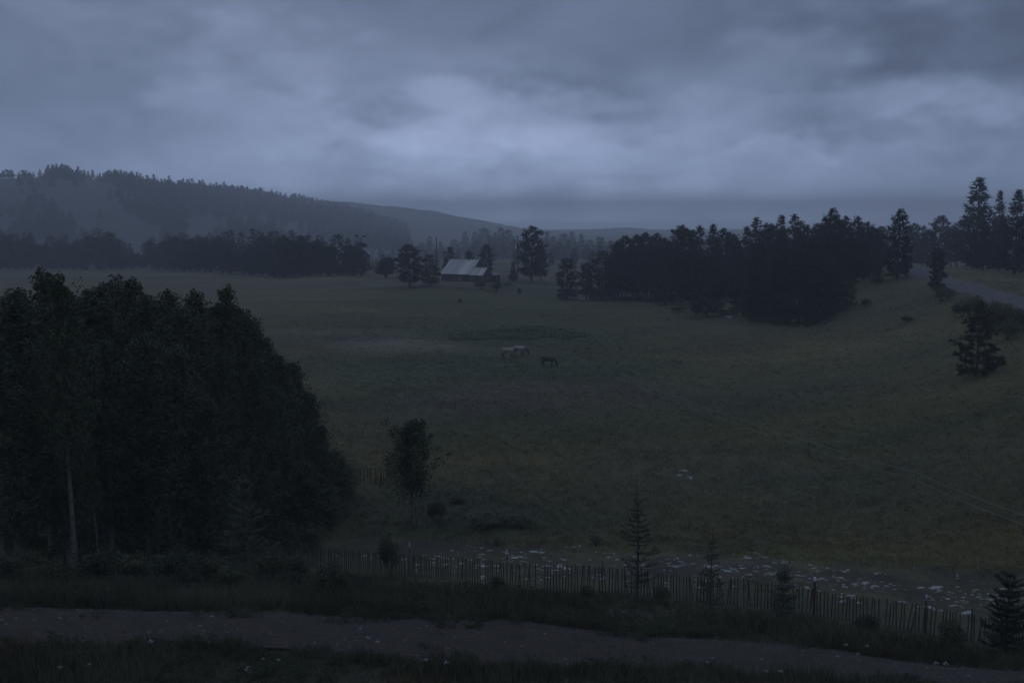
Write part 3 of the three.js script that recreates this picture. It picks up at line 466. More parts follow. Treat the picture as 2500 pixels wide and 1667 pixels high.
// a dead-topped tree, its bare forks sticking out over the hazy tree line
{
  const R = RNG(77), w = new Soup(), c = new Soup();
  w.limb([V(0, -.8, 0), V(.1, 5, 0), V(-.1, 9.4, 0), V(.1, 11.2, 0)], [.3, .24, .16, .11], 7);
  for (const [a, b, d] of [[V(.05, 10.6, 0), V(-1.1, 11.6, .2), V(-1.5, 12.5, .2)], [V(.1, 11, 0), V(.7, 12, 0), V(1.6, 12.1, .1)], [V(.1, 11, 0), V(-.2, 12, .2), V(-.9, 12.1, .2)], [V(0, 8.4, 0), V(1.4, 8.8, .3), V(2.4, 8.2, .3)]]) w.limb([a, b, d], [.1, .07, .02], 5);
  for (const [x, y, r, n] of [[.3, 9.5, 1.1, 120], [1.2, 9.2, .8, 60], [-.8, 9.5, .6, 40], [-1.2, 12.2, .5, 26], [1.1, 12.1, .45, 16], [0, 7.2, 1.6, 160], [.6, 5.6, 2.6, 420], [-.9, 4.2, 2.6, 420], [1.2, 3, 2.8, 420]]) for (let k = 0; k < n; k++) { const t = R() * 6.28, q = 2 * R() - 1, rad = r * Math.cbrt(R()), ww = Math.sqrt(1 - q * q); c.leaf(x + rad * ww * Math.cos(t), y + rad * q * .6, rad * ww * Math.sin(t), .5, R); }
  const g = thing('dead_topped_tree', 'tree with bare forked dead top rising above its neighbours', 'tree'); part('trunk', w.geo(), M.woodOld, g); part('crown', c.geo(), M.pine, g); g.position.copy(D(882, 312)); const s = (P(882, 572, 312).y - g.position.y) / 12.6; g.scale.setScalar(s);
}
// trees round the barn
putB(broadB, 12, 942, 622, 292, 'low rounded tree left of the tree pair beside the barn', null, { wide: 1.35 });
put(2, 'pine_tree', 1000, 596, 0, 'flat-topped dark pine standing left of the barn', null, { base: 702, wide: 1.75 });
put(3, 'pine_tree', 1050, 622, 0, 'dark pine between the flat-topped pine and the barn', null, { base: 698, wide: 1.25 });
put(3, 'pine_tree', 1098, 603, 300, 'dark pointed tree behind the left end of the barn', null, { wide: 0.9 });
put(2, 'pine_tree', 1188, 596, 320, 'hazy tree behind the barn annex', null, { wide: 1.2 });
put(2, 'pine_tree', 1145, 612, 315, 'hazy tree behind the barn roof', null, { wide: 1.1 });
put(2, 'pine_tree', 1298, 552, 0, 'tall flat-topped pine right of the barn beside a utility pole', null, { base: 690, wide: 1.4, turn: 2.2 });
put(1, 'spruce_tree', 1253, 640, 0, 'small dark spruce at the foot of the tall flat-topped pine', null, { base: 688, wide: 1.5 });
put(2, 'pine_tree', 1320, 600, 300, 'hazy pine just right of the tall flat-topped pine', null, { wide: 1.1 });
// pale trees in the fog behind the barn
const fogAt = px => px < 1250 ? 'fading into the fog behind the barn' : 'fading into the fog between tall flat-topped pine and right wood';
[[930, 605, 620], [960, 600, 640], [990, 600, 630], [1030, 592, 660], [1050, 576, 680], [1075, 590, 640], [1110, 585, 660], [1135, 566, 690], [1160, 566, 670], [1182, 558, 700], [1210, 568, 680], [1222, 556, 660], [1240, 562, 690], [1335, 566, 640], [1352, 576, 600], [1376, 572, 620], [1395, 566, 680], [1418, 572, 600], [1440, 586, 560], [1460, 578, 540], [1470, 580, 520], [1490, 588, 500], [1510, 590, 480], [1195, 590, 560], [1150, 600, 540], [1230, 600, 540], [1280, 600, 520], [1350, 605, 480], [1400, 605, 470], [1445, 612, 440], [1375, 630, 420], [1330, 625, 430], [1420, 640, 400], [1480, 630, 380], [1040, 610, 520], [980, 622, 480], [920, 630, 460], [1085, 602, 560], [1120, 605, 540], [1165, 590, 590], [1195, 575, 620], [1210, 605, 520], [1255, 585, 570], [1300, 590, 560], [1320, 580, 580], [1365, 592, 520], [1385, 588, 560], [1405, 590, 530], [1432, 598, 490], [1465, 600, 470], [1000, 612, 560], [950, 618, 540], [1020, 600, 590], [1065, 606, 520], [1260, 610, 470], [1345, 615, 450], [1395, 618, 440]].forEach(([px, top, d], i) => put(i % 3 ? 5 : 6, 'pine_tree', px, top, d < 480 ? d : d * 1.28, `pale tree ${fogAt(px)}`, `pale trees ${fogAt(px)}`, { wide: 1.45 }));

// the wooded ridge: low-detail pines, one by one along the crest, and the mass of the wood on the slope
const small = pine(171, { H: 9, r: 0.18, low: 0.08, whorls: 12, per: 5, w: 2.3, tufts: 5, needles: 5, size: 1.05, inner: 0.2, tuftUp: 0.3, profile: t => Math.pow(1 - t, 0.7), up: t => 0.1 + t * 0.5 });
const smallRound = bush(173, { H: 9, base: 1.2, w: 3.2, clumps: 22, clump: 1.4, leaves: 620, leaf: 1.0, r: 0.1, trunk: 0.2, mat: M.pine });
{
  const R = RNG(201); let px = -30;
  while (px < 905) {
    const crestAt = px < 280 ? 'on the high left crest of the hill above open grass' : px < 600 ? 'on the falling middle crest of the wooded hill' : 'on the low foggy right end of the hill crest';
    const gap = px < 60 || (px > 90 && px < 130) || (px > 165 && px < 190) ? 15 : px > 590 && px < 640 ? 12 : 8.2;
    const d = 1178 + R() * 28, p = nearHill(px, d), src = R() < 0.25 ? smallRound : small, c = copy(src, 'ridge_pine', `small hazy tree ${crestAt}`, 'tree', `trees ${crestAt}`), s = (0.9 + 0.75 * R()) * (1 + 0.6 * smooth(250, 950, px)) * (Math.abs(px - 157) < 8 || Math.abs(px - 572) < 8 ? 1.35 : 1) ;
    p.y -= 2.2; c.position.copy(p); c.scale.set(s * 1.1, s, s * 1.1); c.rotation.y = R() * 6.28; px += gap * (0.6 + 0.8 * R());
  }
  const spots = [];
  for (let k = 0; k < 20000 && spots.length < 1700; k++) {
    const px = -100 + R() * 1100, d = 850 + 350 * R(), n = fbm(px * 0.012, d * 0.012, 71, 4);
    // open grass: the left part of the slope, and a pale strip under the crest at right
    const crest = smooth(1150, 1200, d), left = smooth(620, 130, px + (d - 1020) * 0.6);
    const thick = clamp(0.55 + (n - mix(-0.55, 0.4, left) + crest * 0.45 * (1 - left) + 0.35 * fbm(px * 0.06, d * 0.05, 75, 3)) * 1.3, 0, 1), strip = Math.abs(px - 690 - (1170 - d) * 0.8) < 36 && d > 1050 && n < 0.5 ? 0.12 : 1;
    if (R() > thick * thick * strip) continue;
    spots.push(nearHill(px, d));
  }
  const gm = [small.children.find(c => c.name === 'trunk').geometry, small.children.find(c => c.name === 'crown').geometry];
  const inst = new THREE.InstancedMesh(gm[1], M.pine, spots.length), m = new THREE.Matrix4(), q = new THREE.Quaternion();
  spots.forEach((p, i) => { const s = (0.85 + 0.75 * R()) * clamp(-p.z / 1150, 0.9, 1.7); m.compose(p, q.setFromAxisAngle(V(0, 1, 0), R() * 6.28), V(s * 1.2, s, s * 1.2)); inst.setMatrixAt(i, m); });
  inst.name = 'hillside_wood'; tag(inst, 'mass of hazy dark wood on the slope of the hill', 'wood', null, 'stuff'); inst.castShadow = inst.receiveShadow = true; scene.add(inst);
}

// ------------------------------------------------------------------ young conifers and shrubs near the fence
const tierProfile = t => Math.pow(1 - t, 0.9);
{
  const s1 = spruce(301, { H: 5.6, r: 0.075, low: 0.08, high: 0.88, tiers: 21, per: 4, w: 0.95, needles: 80, needle: 0.105, spread: 0.13, profile: t => (t < 0.3 ? 0.75 + t : t < 0.42 ? 0.95 : t < 0.50 ? 0.45 : t < 0.68 ? 0.85 - (t - .5) : 0.45 * (1 - t) / 0.3 + 0.06), density: t => 0.72, droop: t => 0.0, mat: M.pine, leanTop: -0.12 });
  placeTree(s1, 5.6, 'young_conifer', 1556, 1168, 40, 'sparse young conifer with bare spiky leader in front of the picket fence', null, { base: 1462, turn: 0.3 });
  const s2 = spruce(307, { H: 3.6, r: 0.05, low: 0.08, high: 0.82, tiers: 15, per: 4, w: 0.62, needles: 70, needle: 0.10, spread: 0.12, profile: t => 0.25 + 0.75 * (1 - t), density: t => 0.75, droop: t => 0.0, mat: M.pine });
  placeTree(s2, 3.6, 'young_conifer', 1735, 1288, 38, 'slim sparse young conifer right of the taller spiky one', null, { base: 1490, turn: 1.3 });
  const s3 = spruce(311, { H: 2.4, r: 0.05, low: 0.03, high: 0.93, tiers: 13, per: 8, w: 0.95, needles: 120, needle: 0.10, spread: 0.16, profile: t => t < 0.22 ? 1.0 : (0.62 * (1 - t) + 0.16), density: () => 1, droop: t => mix(-0.15, 0.35, t), mat: M.spruce });
  placeTree(s3, 2.4, 'young_spruce', 1912, 1378, 36, 'low bluish spruce with wide skirt in front of the fence', null, { base: 1518 });
  const s4 = spruce(313, { H: 3.0, r: 0.06, low: 0.05, high: 0.95, tiers: 15, per: 8, w: 0.85, needles: 130, needle: 0.11, spread: 0.18, profile: t => 0.18 + 0.85 * Math.pow(1 - t, 0.6), density: () => 0.95, droop: t => mix(-0.1, 0.3, t), mat: M.pine });
  placeTree(s4, 3.0, 'young_spruce', 2455, 1395, 33, 'dense dark spruce by the fence near the right photo edge', null, { base: 1592 });
  const s5 = spruce(317, { H: 5.4, r: 0.09, low: 0.05, high: 0.9, tiers: 15, per: 7, w: 1.5, needles: 90, needle: 0.13, spread: 0.2, profile: t => 0.16 + 0.9 * Math.pow(1 - t, 0.85), density: () => 0.92, droop: t => mix(-0.12, 0.25, t), mat: M.spruce, leaders: [[-0.28, 0.9, -0.38, 1.04], [0.34, 0.92, 0.28, 1.12]] });
  placeTree(s5, 5.4, 'young_spruce', 600, 1135, 42, 'bluish spruce with two thin leaders before the dark grove', null, { base: 1402, turn: 0 });
  // shrubs: [px, top, base, half width in px, label]
  const shrubKinds = [bush(331, { H: 1.6, base: 0.05, w: 1.0, clumps: 34, clump: 0.36, leaves: 3200, leaf: 0.085, r: 0.015 }), bush(337, { H: 1.6, base: 0.05, w: 1.15, clumps: 28, clump: 0.4, leaves: 3000, leaf: 0.095, r: 0.015, mat: M.weed })];
  const shrub = (k, px, top, base, halfW, label, group, at) => { const p = at ? D(px, at) : G(px, base), d = -p.z, h = Math.max(0.2, P(px, top, d).y - p.y), c = copy(shrubKinds[k], 'shrub', label, 'shrub', group); c.position.copy(p); const w = halfW * d / F / 1.25; c.scale.set(w, h / 1.75, w); c.rotation.y = px % 6; return c; };
  shrub(0, 952, 1290, 1405, 36, 'upright dark shrub behind the left end of the picket fence');
  shrub(1, 1066, 1215, 1275, 26, 'small hazy shrub right of the lone young aspen');
  shrub(0, 1205, 1245, 1285, 84, 'wide low shrub in the meadow beyond the fence'); shrub(0, 1275, 1255, 1290, 44, 'low shrub at the right end of the wide meadow shrub');
  shrub(0, 1120, 1208, 1228, 30, 'low dark shrub above the wide meadow shrub');
  shrub(0, 1215, 1312, 1332, 22, 'small dark shrub above the snow patches, left'); shrub(0, 1455, 1305, 1332, 26, 'small dark shrub above the snow patches, right of the other');
  shrub(1, 800, 1365, 1462, 60, 'grassy dark shrub in front of the fence, below the grove edge'); shrub(1, 720, 1345, 1440, 50, 'dark shrub at the right foot of the grove');
  shrub(1, 2118, 1492, 1556, 34, 'dark shrub in front of the fence left of the crossed post'); shrub(0, 2318, 1502, 1598, 48, 'dark twiggy shrub in front of the fence near the right edge');
  shrub(0, 1610, 1420, 1475, 30, 'dark shrub between the two sparse conifers'); shrub(1, 1430, 1425, 1470, 24, 'small weedy shrub at the fence left of the spiky conifer');
  shrub(1, 1215, 1400, 1448, 22, 'small weedy shrub in front of the fence, middle');
  shrub(0, 2218, 768, 786, 22, 'dark low oval shrub alone on the right grassy slope'); shrub(1, 2115, 725, 752, 14, 'small shrub right of the wood on the slope');
  shrub(0, 1175, 680, 706, 22, 'dark shrub in front of the barn annex, left'); shrub(0, 1212, 682, 712, 22, 'dark shrub in front of the barn annex, right of the other'); shrub(1, 1240, 688, 700, 12, 'small dark shrub right of the annex shrubs');
  shrub(1, 1268, 700, 720, 9, 'tiny conifer-like shrub alone in the grass right of the barn'); shrub(1, 1123, 726, 742, 7, 'tiny dark bush in the grass below the barn');
  shrub(1, 1660, 745, 762, 24, 'low bush left of the big rounded pine'); shrub(0, 2300, 692, 736, 34, 'dark bush under the ragged roadside pine');
  for (const [px, top, base, w] of [[2385, 716, 775, 50], [2430, 728, 790, 48], [2470, 738, 800, 46], [2505, 745, 812, 50], [2350, 730, 775, 30], [2410, 745, 810, 50], [2460, 770, 830, 40]]) shrub(0, px, top, base, w, 'dark roadside bush below the dirt road at the right edge', 'roadside bushes at the right photo edge');
  for (const [px, top, base, w] of [[40, 1330, 1420, 70], [120, 1345, 1430, 60], [250, 1330, 1420, 70], [340, 1340, 1425, 70], [430, 1330, 1430, 70], [520, 1340, 1430, 60], [660, 1310, 1430, 60], [580, 1370, 1440, 60], [760, 1270, 1340, 50], [690, 1260, 1350, 50]]) shrub(px % 4 ? 1 : 0, px, top, base, w, 'dark undergrowth shrub at the foot of the aspen grove', 'undergrowth shrubs at the foot of the grove');
  for (const [px, top, base, w] of [[1372, 712, 733, 16], [1450, 714, 734, 14], [1492, 712, 730, 18], [1560, 714, 734, 16], [1700, 748, 768, 18], [1765, 752, 774, 16], [1790, 744, 772, 20], [1835, 758, 784, 18], [1890, 764, 792, 20], [1925, 766, 794, 16], [1975, 768, 796, 20], [2000, 762, 790, 18], [2050, 736, 762, 18]]) shrub(px % 2, px, top, base, w, 'small dark bush in the grass along the front of the right wood', 'bushes along the front of the right wood');
  // the brush of the dark green patch in the meadow
  const R = RNG(351), sp = [], tuft = shrubKinds[0].children.find(c => c.name === 'foliage').geometry;
  const lowBrush = bushGeo(353, { H: 0.7, base: 0.02, w: 0.9, clumps: 14, clump: 0.3, leaves: 260, leaf: 0.2, r: 0.01 })[0];
  for (let k = 0; k < 2200; k++) { const px = 1110 + R() * 330, py = 797 + R() * 40; const e = ((px - 1250) / 160) ** 2 + ((py - 815) / 19) ** 2 + fbm(px * .02, py * .06, 5, 3) * 0.9; if (R() < 0.45 + 0.55 * smooth(-0.1, 1.0, e)) continue; sp.push(G(px, py)); }
  const inst = new THREE.InstancedMesh(lowBrush, M.brush, sp.length), m = new THREE.Matrix4(), q = new THREE.Quaternion();
  sp.forEach((p, i) => { const s = 0.3 + 0.45 * R(); m.compose(p, q.setFromAxisAngle(V(0, 1, 0), R() * 6), V(s * 2, s * 0.6, s * 2)); inst.setMatrixAt(i, m); });
  inst.name = 'low_brush'; tag(inst, 'dark green low brush patch in the meadow behind the horses', 'brush', null, 'stuff'); scene.add(inst); inst.castShadow = inst.receiveShadow = true;
}

// ------------------------------------------------------------------ grass, stones, snow
function scatter(name, geos, mat, spots, label, category, sc, R, squash = 1, tint) {
  const merged = geos.length > 1 ? geos : [geos[0]];
  merged.forEach((g, v) => {
    const mine = spots.filter((_, i) => i % merged.length === v); if (!mine.length) return;
    const inst = new THREE.InstancedMesh(g, mat, mine.length), m = new THREE.Matrix4(), q = new THREE.Quaternion(), e = new THREE.Euler();
    mine.forEach((p, i) => { const s = sc(R, p); e.set((R() - .5) * .3, R() * 6.28, (R() - .5) * .3); m.compose(p, q.setFromEuler(e), V(s, s * squash * (0.7 + 0.6 * R()), s)); inst.setMatrixAt(i, m); if (tint) inst.setColorAt(i, tint(p, R)); });
    inst.name = numbered(name); tag(inst, label, category, null, 'stuff'); inst.castShadow = inst.receiveShadow = true; scene.add(inst);
  });
}
function tuftGeo(seed, n, h, spread, w) { const R = RNG(seed), s = new Soup(); for (let i = 0; i < n; i++) { const a = R() * 6.28, r = spread * Math.sqrt(R()), x = Math.cos(a) * r, z = Math.sin(a) * r, b = R() * 6.28, hh = h * (0.5 + 0.7 * R()), bx = Math.cos(b) * hh * (0.15 + .35 * R()), bz = Math.sin(b) * hh * (0.15 + .35 * R()), c = Math.cos(b + 1.57) * w, d = Math.sin(b + 1.57) * w; s.quad([x - c, -0.03, z - d], [x + c, -0.03, z + d], [x + bx * .4 + c * .7, hh * .6, z + bz * .4 + d * .7], [x + bx * .4 - c * .7, hh * .6, z + bz * .4 - d * .7]); s.tri([x + bx * .4 - c * .7, hh * .6, z + bz * .4 - d * .7], [x + bx * .4 + c * .7, hh * .6, z + bz * .4 + d * .7], [x + bx, hh, z + bz]); } return s.geo(); }
{
  const R = RNG(401), trackHalf = 2.55;
  const spotsIn = (n, x0, x1, y0, y1, ok) => { const out = []; for (let k = 0; k < n; k++) { const px = mix(x0, x1, R()), py = mix(y0, y1, R()); const p = G(px, py); if (ok(p, px, py)) out.push(p); } return out; };
  const offTrack = (p, m = 0) => near(trackPts, p.x, p.z) > trackHalf + m + 0.4 * fbm(p.x * .8, p.z * .8, 3, 3);
  const dryness = (p) => 0.5 + 0.6 * fbm(p.x * .35, p.z * .35, 71, 4), lush = (p) => 0.5 + 0.8 * fbm(p.x * .5 + 20, p.z * .5, 73, 4);
  const tuftTint = k => (p, r) => { const d = clamp(dryness(p) * 0.7 + (r() - .5) * 0.7, 0, 1), v = k * (0.7 + 0.6 * r()); return rgb(mix(0.042, 0.112, d * d) * v, mix(0.043, 0.082, d * d) * v, mix(0.016, 0.038, d * d) * v); };
  // foreground verge, bank below the track, fringe of the track
  const world = (n, z0, z1, ok) => { const out = []; for (let k = 0; k < n; k++) { const d = mix(z0, z1, R()), x = (R() * 2 - 1) * 0.56 * d, p = V(x, 0, -d); p.y = height(x, -d); if (ok(p)) out.push(p); } return out; };
  const fg = world(42000, 20, 33, p => offTrack(p, -0.1));
  scatter('verge_grass', [tuftGeo(1, 9, 0.36, 0.16, 0.006), tuftGeo(2, 13, 0.24, 0.22, 0.007)], M.turf, fg.filter((_, i) => i % 5 < 3), 'dark rough grass on both verges of the gravel track', 'grass', (r, p) => (0.35 + 0.75 * r()) * clamp(0.4 + lush(p), 0.4, 1.5), R, 1, tuftTint(1));
  scatter('dry_grass', [tuftGeo(3, 7, 0.4, 0.14, 0.005)], M.dryGrass, fg.filter((p, i) => i % 5 === 3 && fbm(p.x * .3, p.z * .3, 61, 3) > -0.1), 'dry pale grass stems among the verge grass', 'grass', r => 0.6 + 0.8 * r(), R);
  const weedGeo = bushGeo(421, { H: 0.55, base: 0.0, w: 0.32, clumps: 14, clump: 0.11, leaves: 330, leaf: 0.042, r: 0.005 })[0];
  scatter('verge_weeds', [weedGeo], M.weed, fg.filter((p, i) => i % 15 === 4 && fbm(p.x * .35, p.z * .35, 9, 3) > 0.05), 'leafy dark weeds in the verge grass', 'weeds', r => 0.3 + 0.7 * r() * r(), R);
  const fr = fencePts.map(p => [p.x / -p.z, -p.z]), fenceAt = u => { if (u < fr[0][0]) return 56; let b = fr[0]; for (const q of fr) if (Math.abs(q[0] - u) < Math.abs(b[0] - u)) b = q; return b[1]; };
  const low = (p, s, h) => Math.min(s, Math.max(0.12, (fenceAt(p.x / -p.z) + p.z) * 0.085 + 0.05) / h);
  const bankSpots = world(62000, 32, 56, p => offTrack(p, 0) && -p.z < fenceAt(p.x / -p.z) - 0.1);
  scatter('bank_grass', [tuftGeo(5, 9, 0.42, 0.2, 0.009), tuftGeo(6, 8, 0.52, 0.22, 0.009)], M.turf, bankSpots.filter((_, i) => i % 4 < 2), 'dark tall grass on the bank between track and fence', 'grass', (r, p) => low(p, (0.3 + 0.6 * r()) * clamp(0.3 + 1.1 * lush(p), 0.35, 1.7), 0.55), R, 1, tuftTint(1));
  scatter('bank_weeds', [weedGeo], M.weed, bankSpots.filter((p, i) => i % 6 === 2 && fbm(p.x * .45, p.z * .45, 19, 3) > 0.08), 'leafy dark weeds on the bank above the fence', 'weeds', (r, p) => low(p, (0.4 + 1.0 * r() * r()) * clamp(lush(p) + 0.4, 0.5, 1.4), 0.5), R);
  scatter('bank_dry_grass', [tuftGeo(7, 6, 0.5, 0.16, 0.006)], M.dryGrass, bankSpots.filter((p, i) => i % 4 === 3 && fbm(p.x * .2, p.z * .2, 63, 3) > 0.15), 'dry grass stems on the bank above the fence', 'grass', (r, p) => low(p, 0.55 + 0.6 * r(), 0.55), R);
  const fringe = world(12000, 24, 37, p => { const m = near(trackPts, p.x, p.z); return m > trackHalf - 1.5 && m < trackHalf + 0.6 && fbm(p.x * .6, p.z * .6, 83, 3) > 0.05 + 0.45 * smooth(0.2, 1.5, trackHalf - m); });
  scatter('track_weeds', [weedGeo], M.weed, fringe.filter((_, i) => i % 3 === 0), 'dark weed clumps creeping over the edges of the track', 'weeds', r => 0.25 + 0.6 * r() * r(), R);
  scatter('track_grass', [tuftGeo(12, 8, 0.22, 0.14, 0.006)], M.turf, fringe.filter((_, i) => i % 3), 'dark grass tufts creeping over the edges of the track', 'grass', r => 0.4 + 0.8 * r(), R, 1, tuftTint(0.9));
  // meadow tufts, thinning with distance
  const md = []; for (let k = 0; k < 80000; k++) { const d = 46 * Math.pow(5.6, R()), x = (R() * 2 - 1) * 0.56 * d; if (R() < smooth(120, 255, d)) continue; const p = V(x, 0, -d); if (d < 64 && (near(mudPts, x, -d) < 3.6 + 1.5 * R() || d < fenceAt(x / d) + 1)) continue; p.y = height(x, -d); md.push(p); }
  const tintOf = (p, r) => { const c = groundColor(p.x, p.z), k = 1.0 + 0.5 * r(); return rgb(c[0] * k * 1.02, c[1] * k, c[2] * k); };
  scatter('meadow_grass', [tuftGeo(8, 10, 0.17, 0.3, 0.012), tuftGeo(9, 9, 0.24, 0.28, 0.011)], M.meadow, md, 'short rough grass tufts across the meadow', 'grass', (r, p) => (0.5 + 0.8 * r() * r()) * (1 + -p.z / 260), R, 0.8, tintOf);
  const md2 = world(9000, 42, 62, p => near(mudPts, p.x, p.z) < 6 && fbm(p.x * .4, p.z * .4, 87, 3) > 0.5 - near(mudPts, p.x, p.z) * 0.2 && -p.z > fenceAt(p.x / -p.z) + 0.6);
  scatter('mud_grass', [tuftGeo(10, 6, 0.14, 0.22, 0.009)], M.dryGrass, md2, 'sparse trampled grass on the muddy ground behind the fence', 'grass', r => 0.4 + 0.8 * r(), R, 0.7);
  // gravel: pebbles and pale stones on the track
  const stoneGeo = (s) => { const g = new THREE.IcosahedronGeometry(1, 1), q = RNG(s), a = g.attributes.position, f = []; for (let i = 0; i < 8; i++) f.push([q() * 2 - 1, q() * 2 - 1, q() * 2 - 1]); for (let i = 0; i < a.count; i++) { const v = V().fromBufferAttribute(a, i); let k = 1; for (const [x, y, z] of f) k -= 0.22 * Math.max(0, v.x * x + v.y * y + v.z * z - 0.5); k += 0.12 * noise(v.x * 2, v.y * 2, v.z * 2 + s); v.multiplyScalar(k); a.setXYZ(i, v.x, v.y * 0.62, v.z); } g.computeVertexNormals(); return g; };
  const onTrack = world(15000, 24, 37, p => near(trackPts, p.x, p.z) < trackHalf - 0.1); onTrack.forEach(p => p.y += 0.03);
  M.pebble = new THREE.MeshStandardMaterial({ color: rgb(0.085, 0.072, 0.06), roughness: 0.95 });
  scatter('gravel_pebbles', [stoneGeo(1), stoneGeo(2)], M.pebble, onTrack, 'loose gravel pebbles on the track', 'gravel', r => 0.016 + 0.06 * r() * r() * r(), R, 1, (p, r) => { const v = 0.45 + 1.2 * r() * r(); return rgb(v, v * 0.97, v * 0.95); });
  scatter('pale_stones', [stoneGeo(3)], M.stone, onTrack.filter((p, i) => i % 30 === 0 || (p.x < -8 && i % 9 === 0 && fbm(p.x * .4, p.z * .4, 91, 3) > -0.1)), 'pale stones scattered along the track, thickest at left', 'stones', r => 0.02 + 0.06 * r() * r(), R);
  const fl = []; for (const [x, y] of [[200, 1655], [560, 1655], [1100, 1640], [1720, 1650], [2060, 1590], [2330, 1650], [930, 1600], [400, 1610], [700, 1630], [1850, 1660]]) for (let k = 0; k < 2; k++) { const p = G(x + (R() - .5) * 120, y + (R() - .5) * 30); p.y += 0.28; fl.push(p); }
  scatter('white_flowers', [bushGeo(431, { H: 0.14, base: 0, w: 0.08, clumps: 5, clump: 0.03, leaves: 40, leaf: 0.03, r: 0.002 })[0]], M.flower, fl, 'small whitish flower heads in the foreground grass', 'flowers', r => 0.6 + 0.6 * r(), R);
}
{ // melting snow patches: thin irregular lenses lying on the mud and grass
  const R = RNG(501), geos = [];
  const lens = (c, a, b, turn, th) => {
    const n = 18, rings = 3, pos = [c.x, c.y + th, c.z], idx = [], s = R() * 100;
    for (let j = 1; j <= rings; j++) for (let i = 0; i < n; i++) {
      const t = i / n * 6.2832, k = j / rings, w = 1 + 0.95 * fbm(Math.cos(t) * 1.9 + s, Math.sin(t) * 1.9, s, 4), x0 = Math.cos(t) * a * k * w, z0 = Math.sin(t) * b * k * w, x = c.x + x0 * Math.cos(turn) - z0 * Math.sin(turn), z = c.z + x0 * Math.sin(turn) + z0 * Math.cos(turn);
      pos.push(x, height(x, z) + (j === rings ? -0.01 : th * (1 - 0.4 * k) + 0.02), z);
      const p = 1 + (j - 1) * n + i, q = 1 + (j - 1) * n + (i + 1) % n; if (j === 1) idx.push(0, q, p); else idx.push(p - n, q - n, p, q - n, q, p);
    }
    const g = new THREE.BufferGeometry(); g.setAttribute('position', new THREE.Float32BufferAttribute(pos, 3)); g.setIndex(idx); g.computeVertexNormals(); geos.push(g);
  };
  const big = [[1844, 1360, 26], [1870, 1380, 22], [1827, 1407, 22], [1885, 1401, 16], [2057, 1394, 18], [2017, 1386, 12], [2127, 1435, 20], [2282, 1439, 22], [2275, 1432, 30], [2031, 1416, 26], [1664, 1383, 20], [1685, 1407, 14], [1570, 1384, 18], [1790, 1391, 28], [1363, 1387, 26], [1310, 1412, 24], [1164, 1411, 22], [1068, 1372, 14], [1274, 1359, 22], [1038, 1377, 20], [1345, 1380, 30], [1480, 1411, 18], [1180, 1379, 26], [1620, 1432, 16], [1605, 1442, 14], [2260, 1487, 36], [2370, 1495, 30], [2400, 1460, 22], [2100, 1428, 24], [1995, 1382, 14], [2150, 1400, 18], [1690, 1356, 20], [2440, 1515, 26], [2060, 1460, 26], [2200, 1468, 22], [1840, 1352, 14], [985, 1365, 14], [900, 1358, 16], [1290, 1345, 30], [1400, 1335, 16], [1240, 1350, 14], [1560, 1395, 20], [1640, 1365, 14], [1730, 1380, 24], [1930, 1372, 18]];
  for (const [x, y, w] of big) { const n = 3 + (R() * 4 | 0); for (let k = 0; k < n; k++) { const p = G(x + (R() - .5) * w * 2.2, y + (R() - .5) * w * 0.35), a = (k ? 0.10 + 0.20 * R() : 0.36) * w * -p.z / F; lens(p, a, a * (0.35 + 0.45 * R()), (R() - .5) * 0.9, 0.025); } }
  for (let k = 0; k < 640; k++) { const t = Math.pow(R(), 0.75), c = mudLine.getPoint(t), off = (R() + R() + R() - 1.5) * 4.4, x = c.x + (R() - .5) * 3, z = c.z + off; if (fbm(x * .35, z * .35, 5, 3) < -0.12) continue; const p = V(x, height(x, z), z), a = 0.035 + 0.14 * R() * R(); lens(p, a, a * (0.35 + 0.5 * R()), (R() - .5) * 0.9, 0.02); }
  for (const [x, y, w] of [[1672, 1152, 10], [1680, 1166, 8], [1660, 1160, 7], [1770, 774, 14], [1785, 772, 12], [1802, 768, 8], [1885, 766, 6], [1930, 782, 9], [2010, 786, 10], [1540, 722, 8], [1425, 730, 10], [1960, 796, 5]]) { const p = G(x, y), a = w * -p.z / F; for (let k = 0; k < 3; k++) { const q = V(p.x + (R() - .5) * a * 2, 0, p.z + (R() - .5) * a * 3); q.y = height(q.x, q.z); lens(q, a * 0.6, a * 0.5, R(), 0.05); } }
  const g = mergeGeometries(geos); tag(mesh('snow_patches', g, M.snow, scene), 'thin melting snow patches scattered on dark ground behind the picket fence', 'snow', null, 'stuff');
}

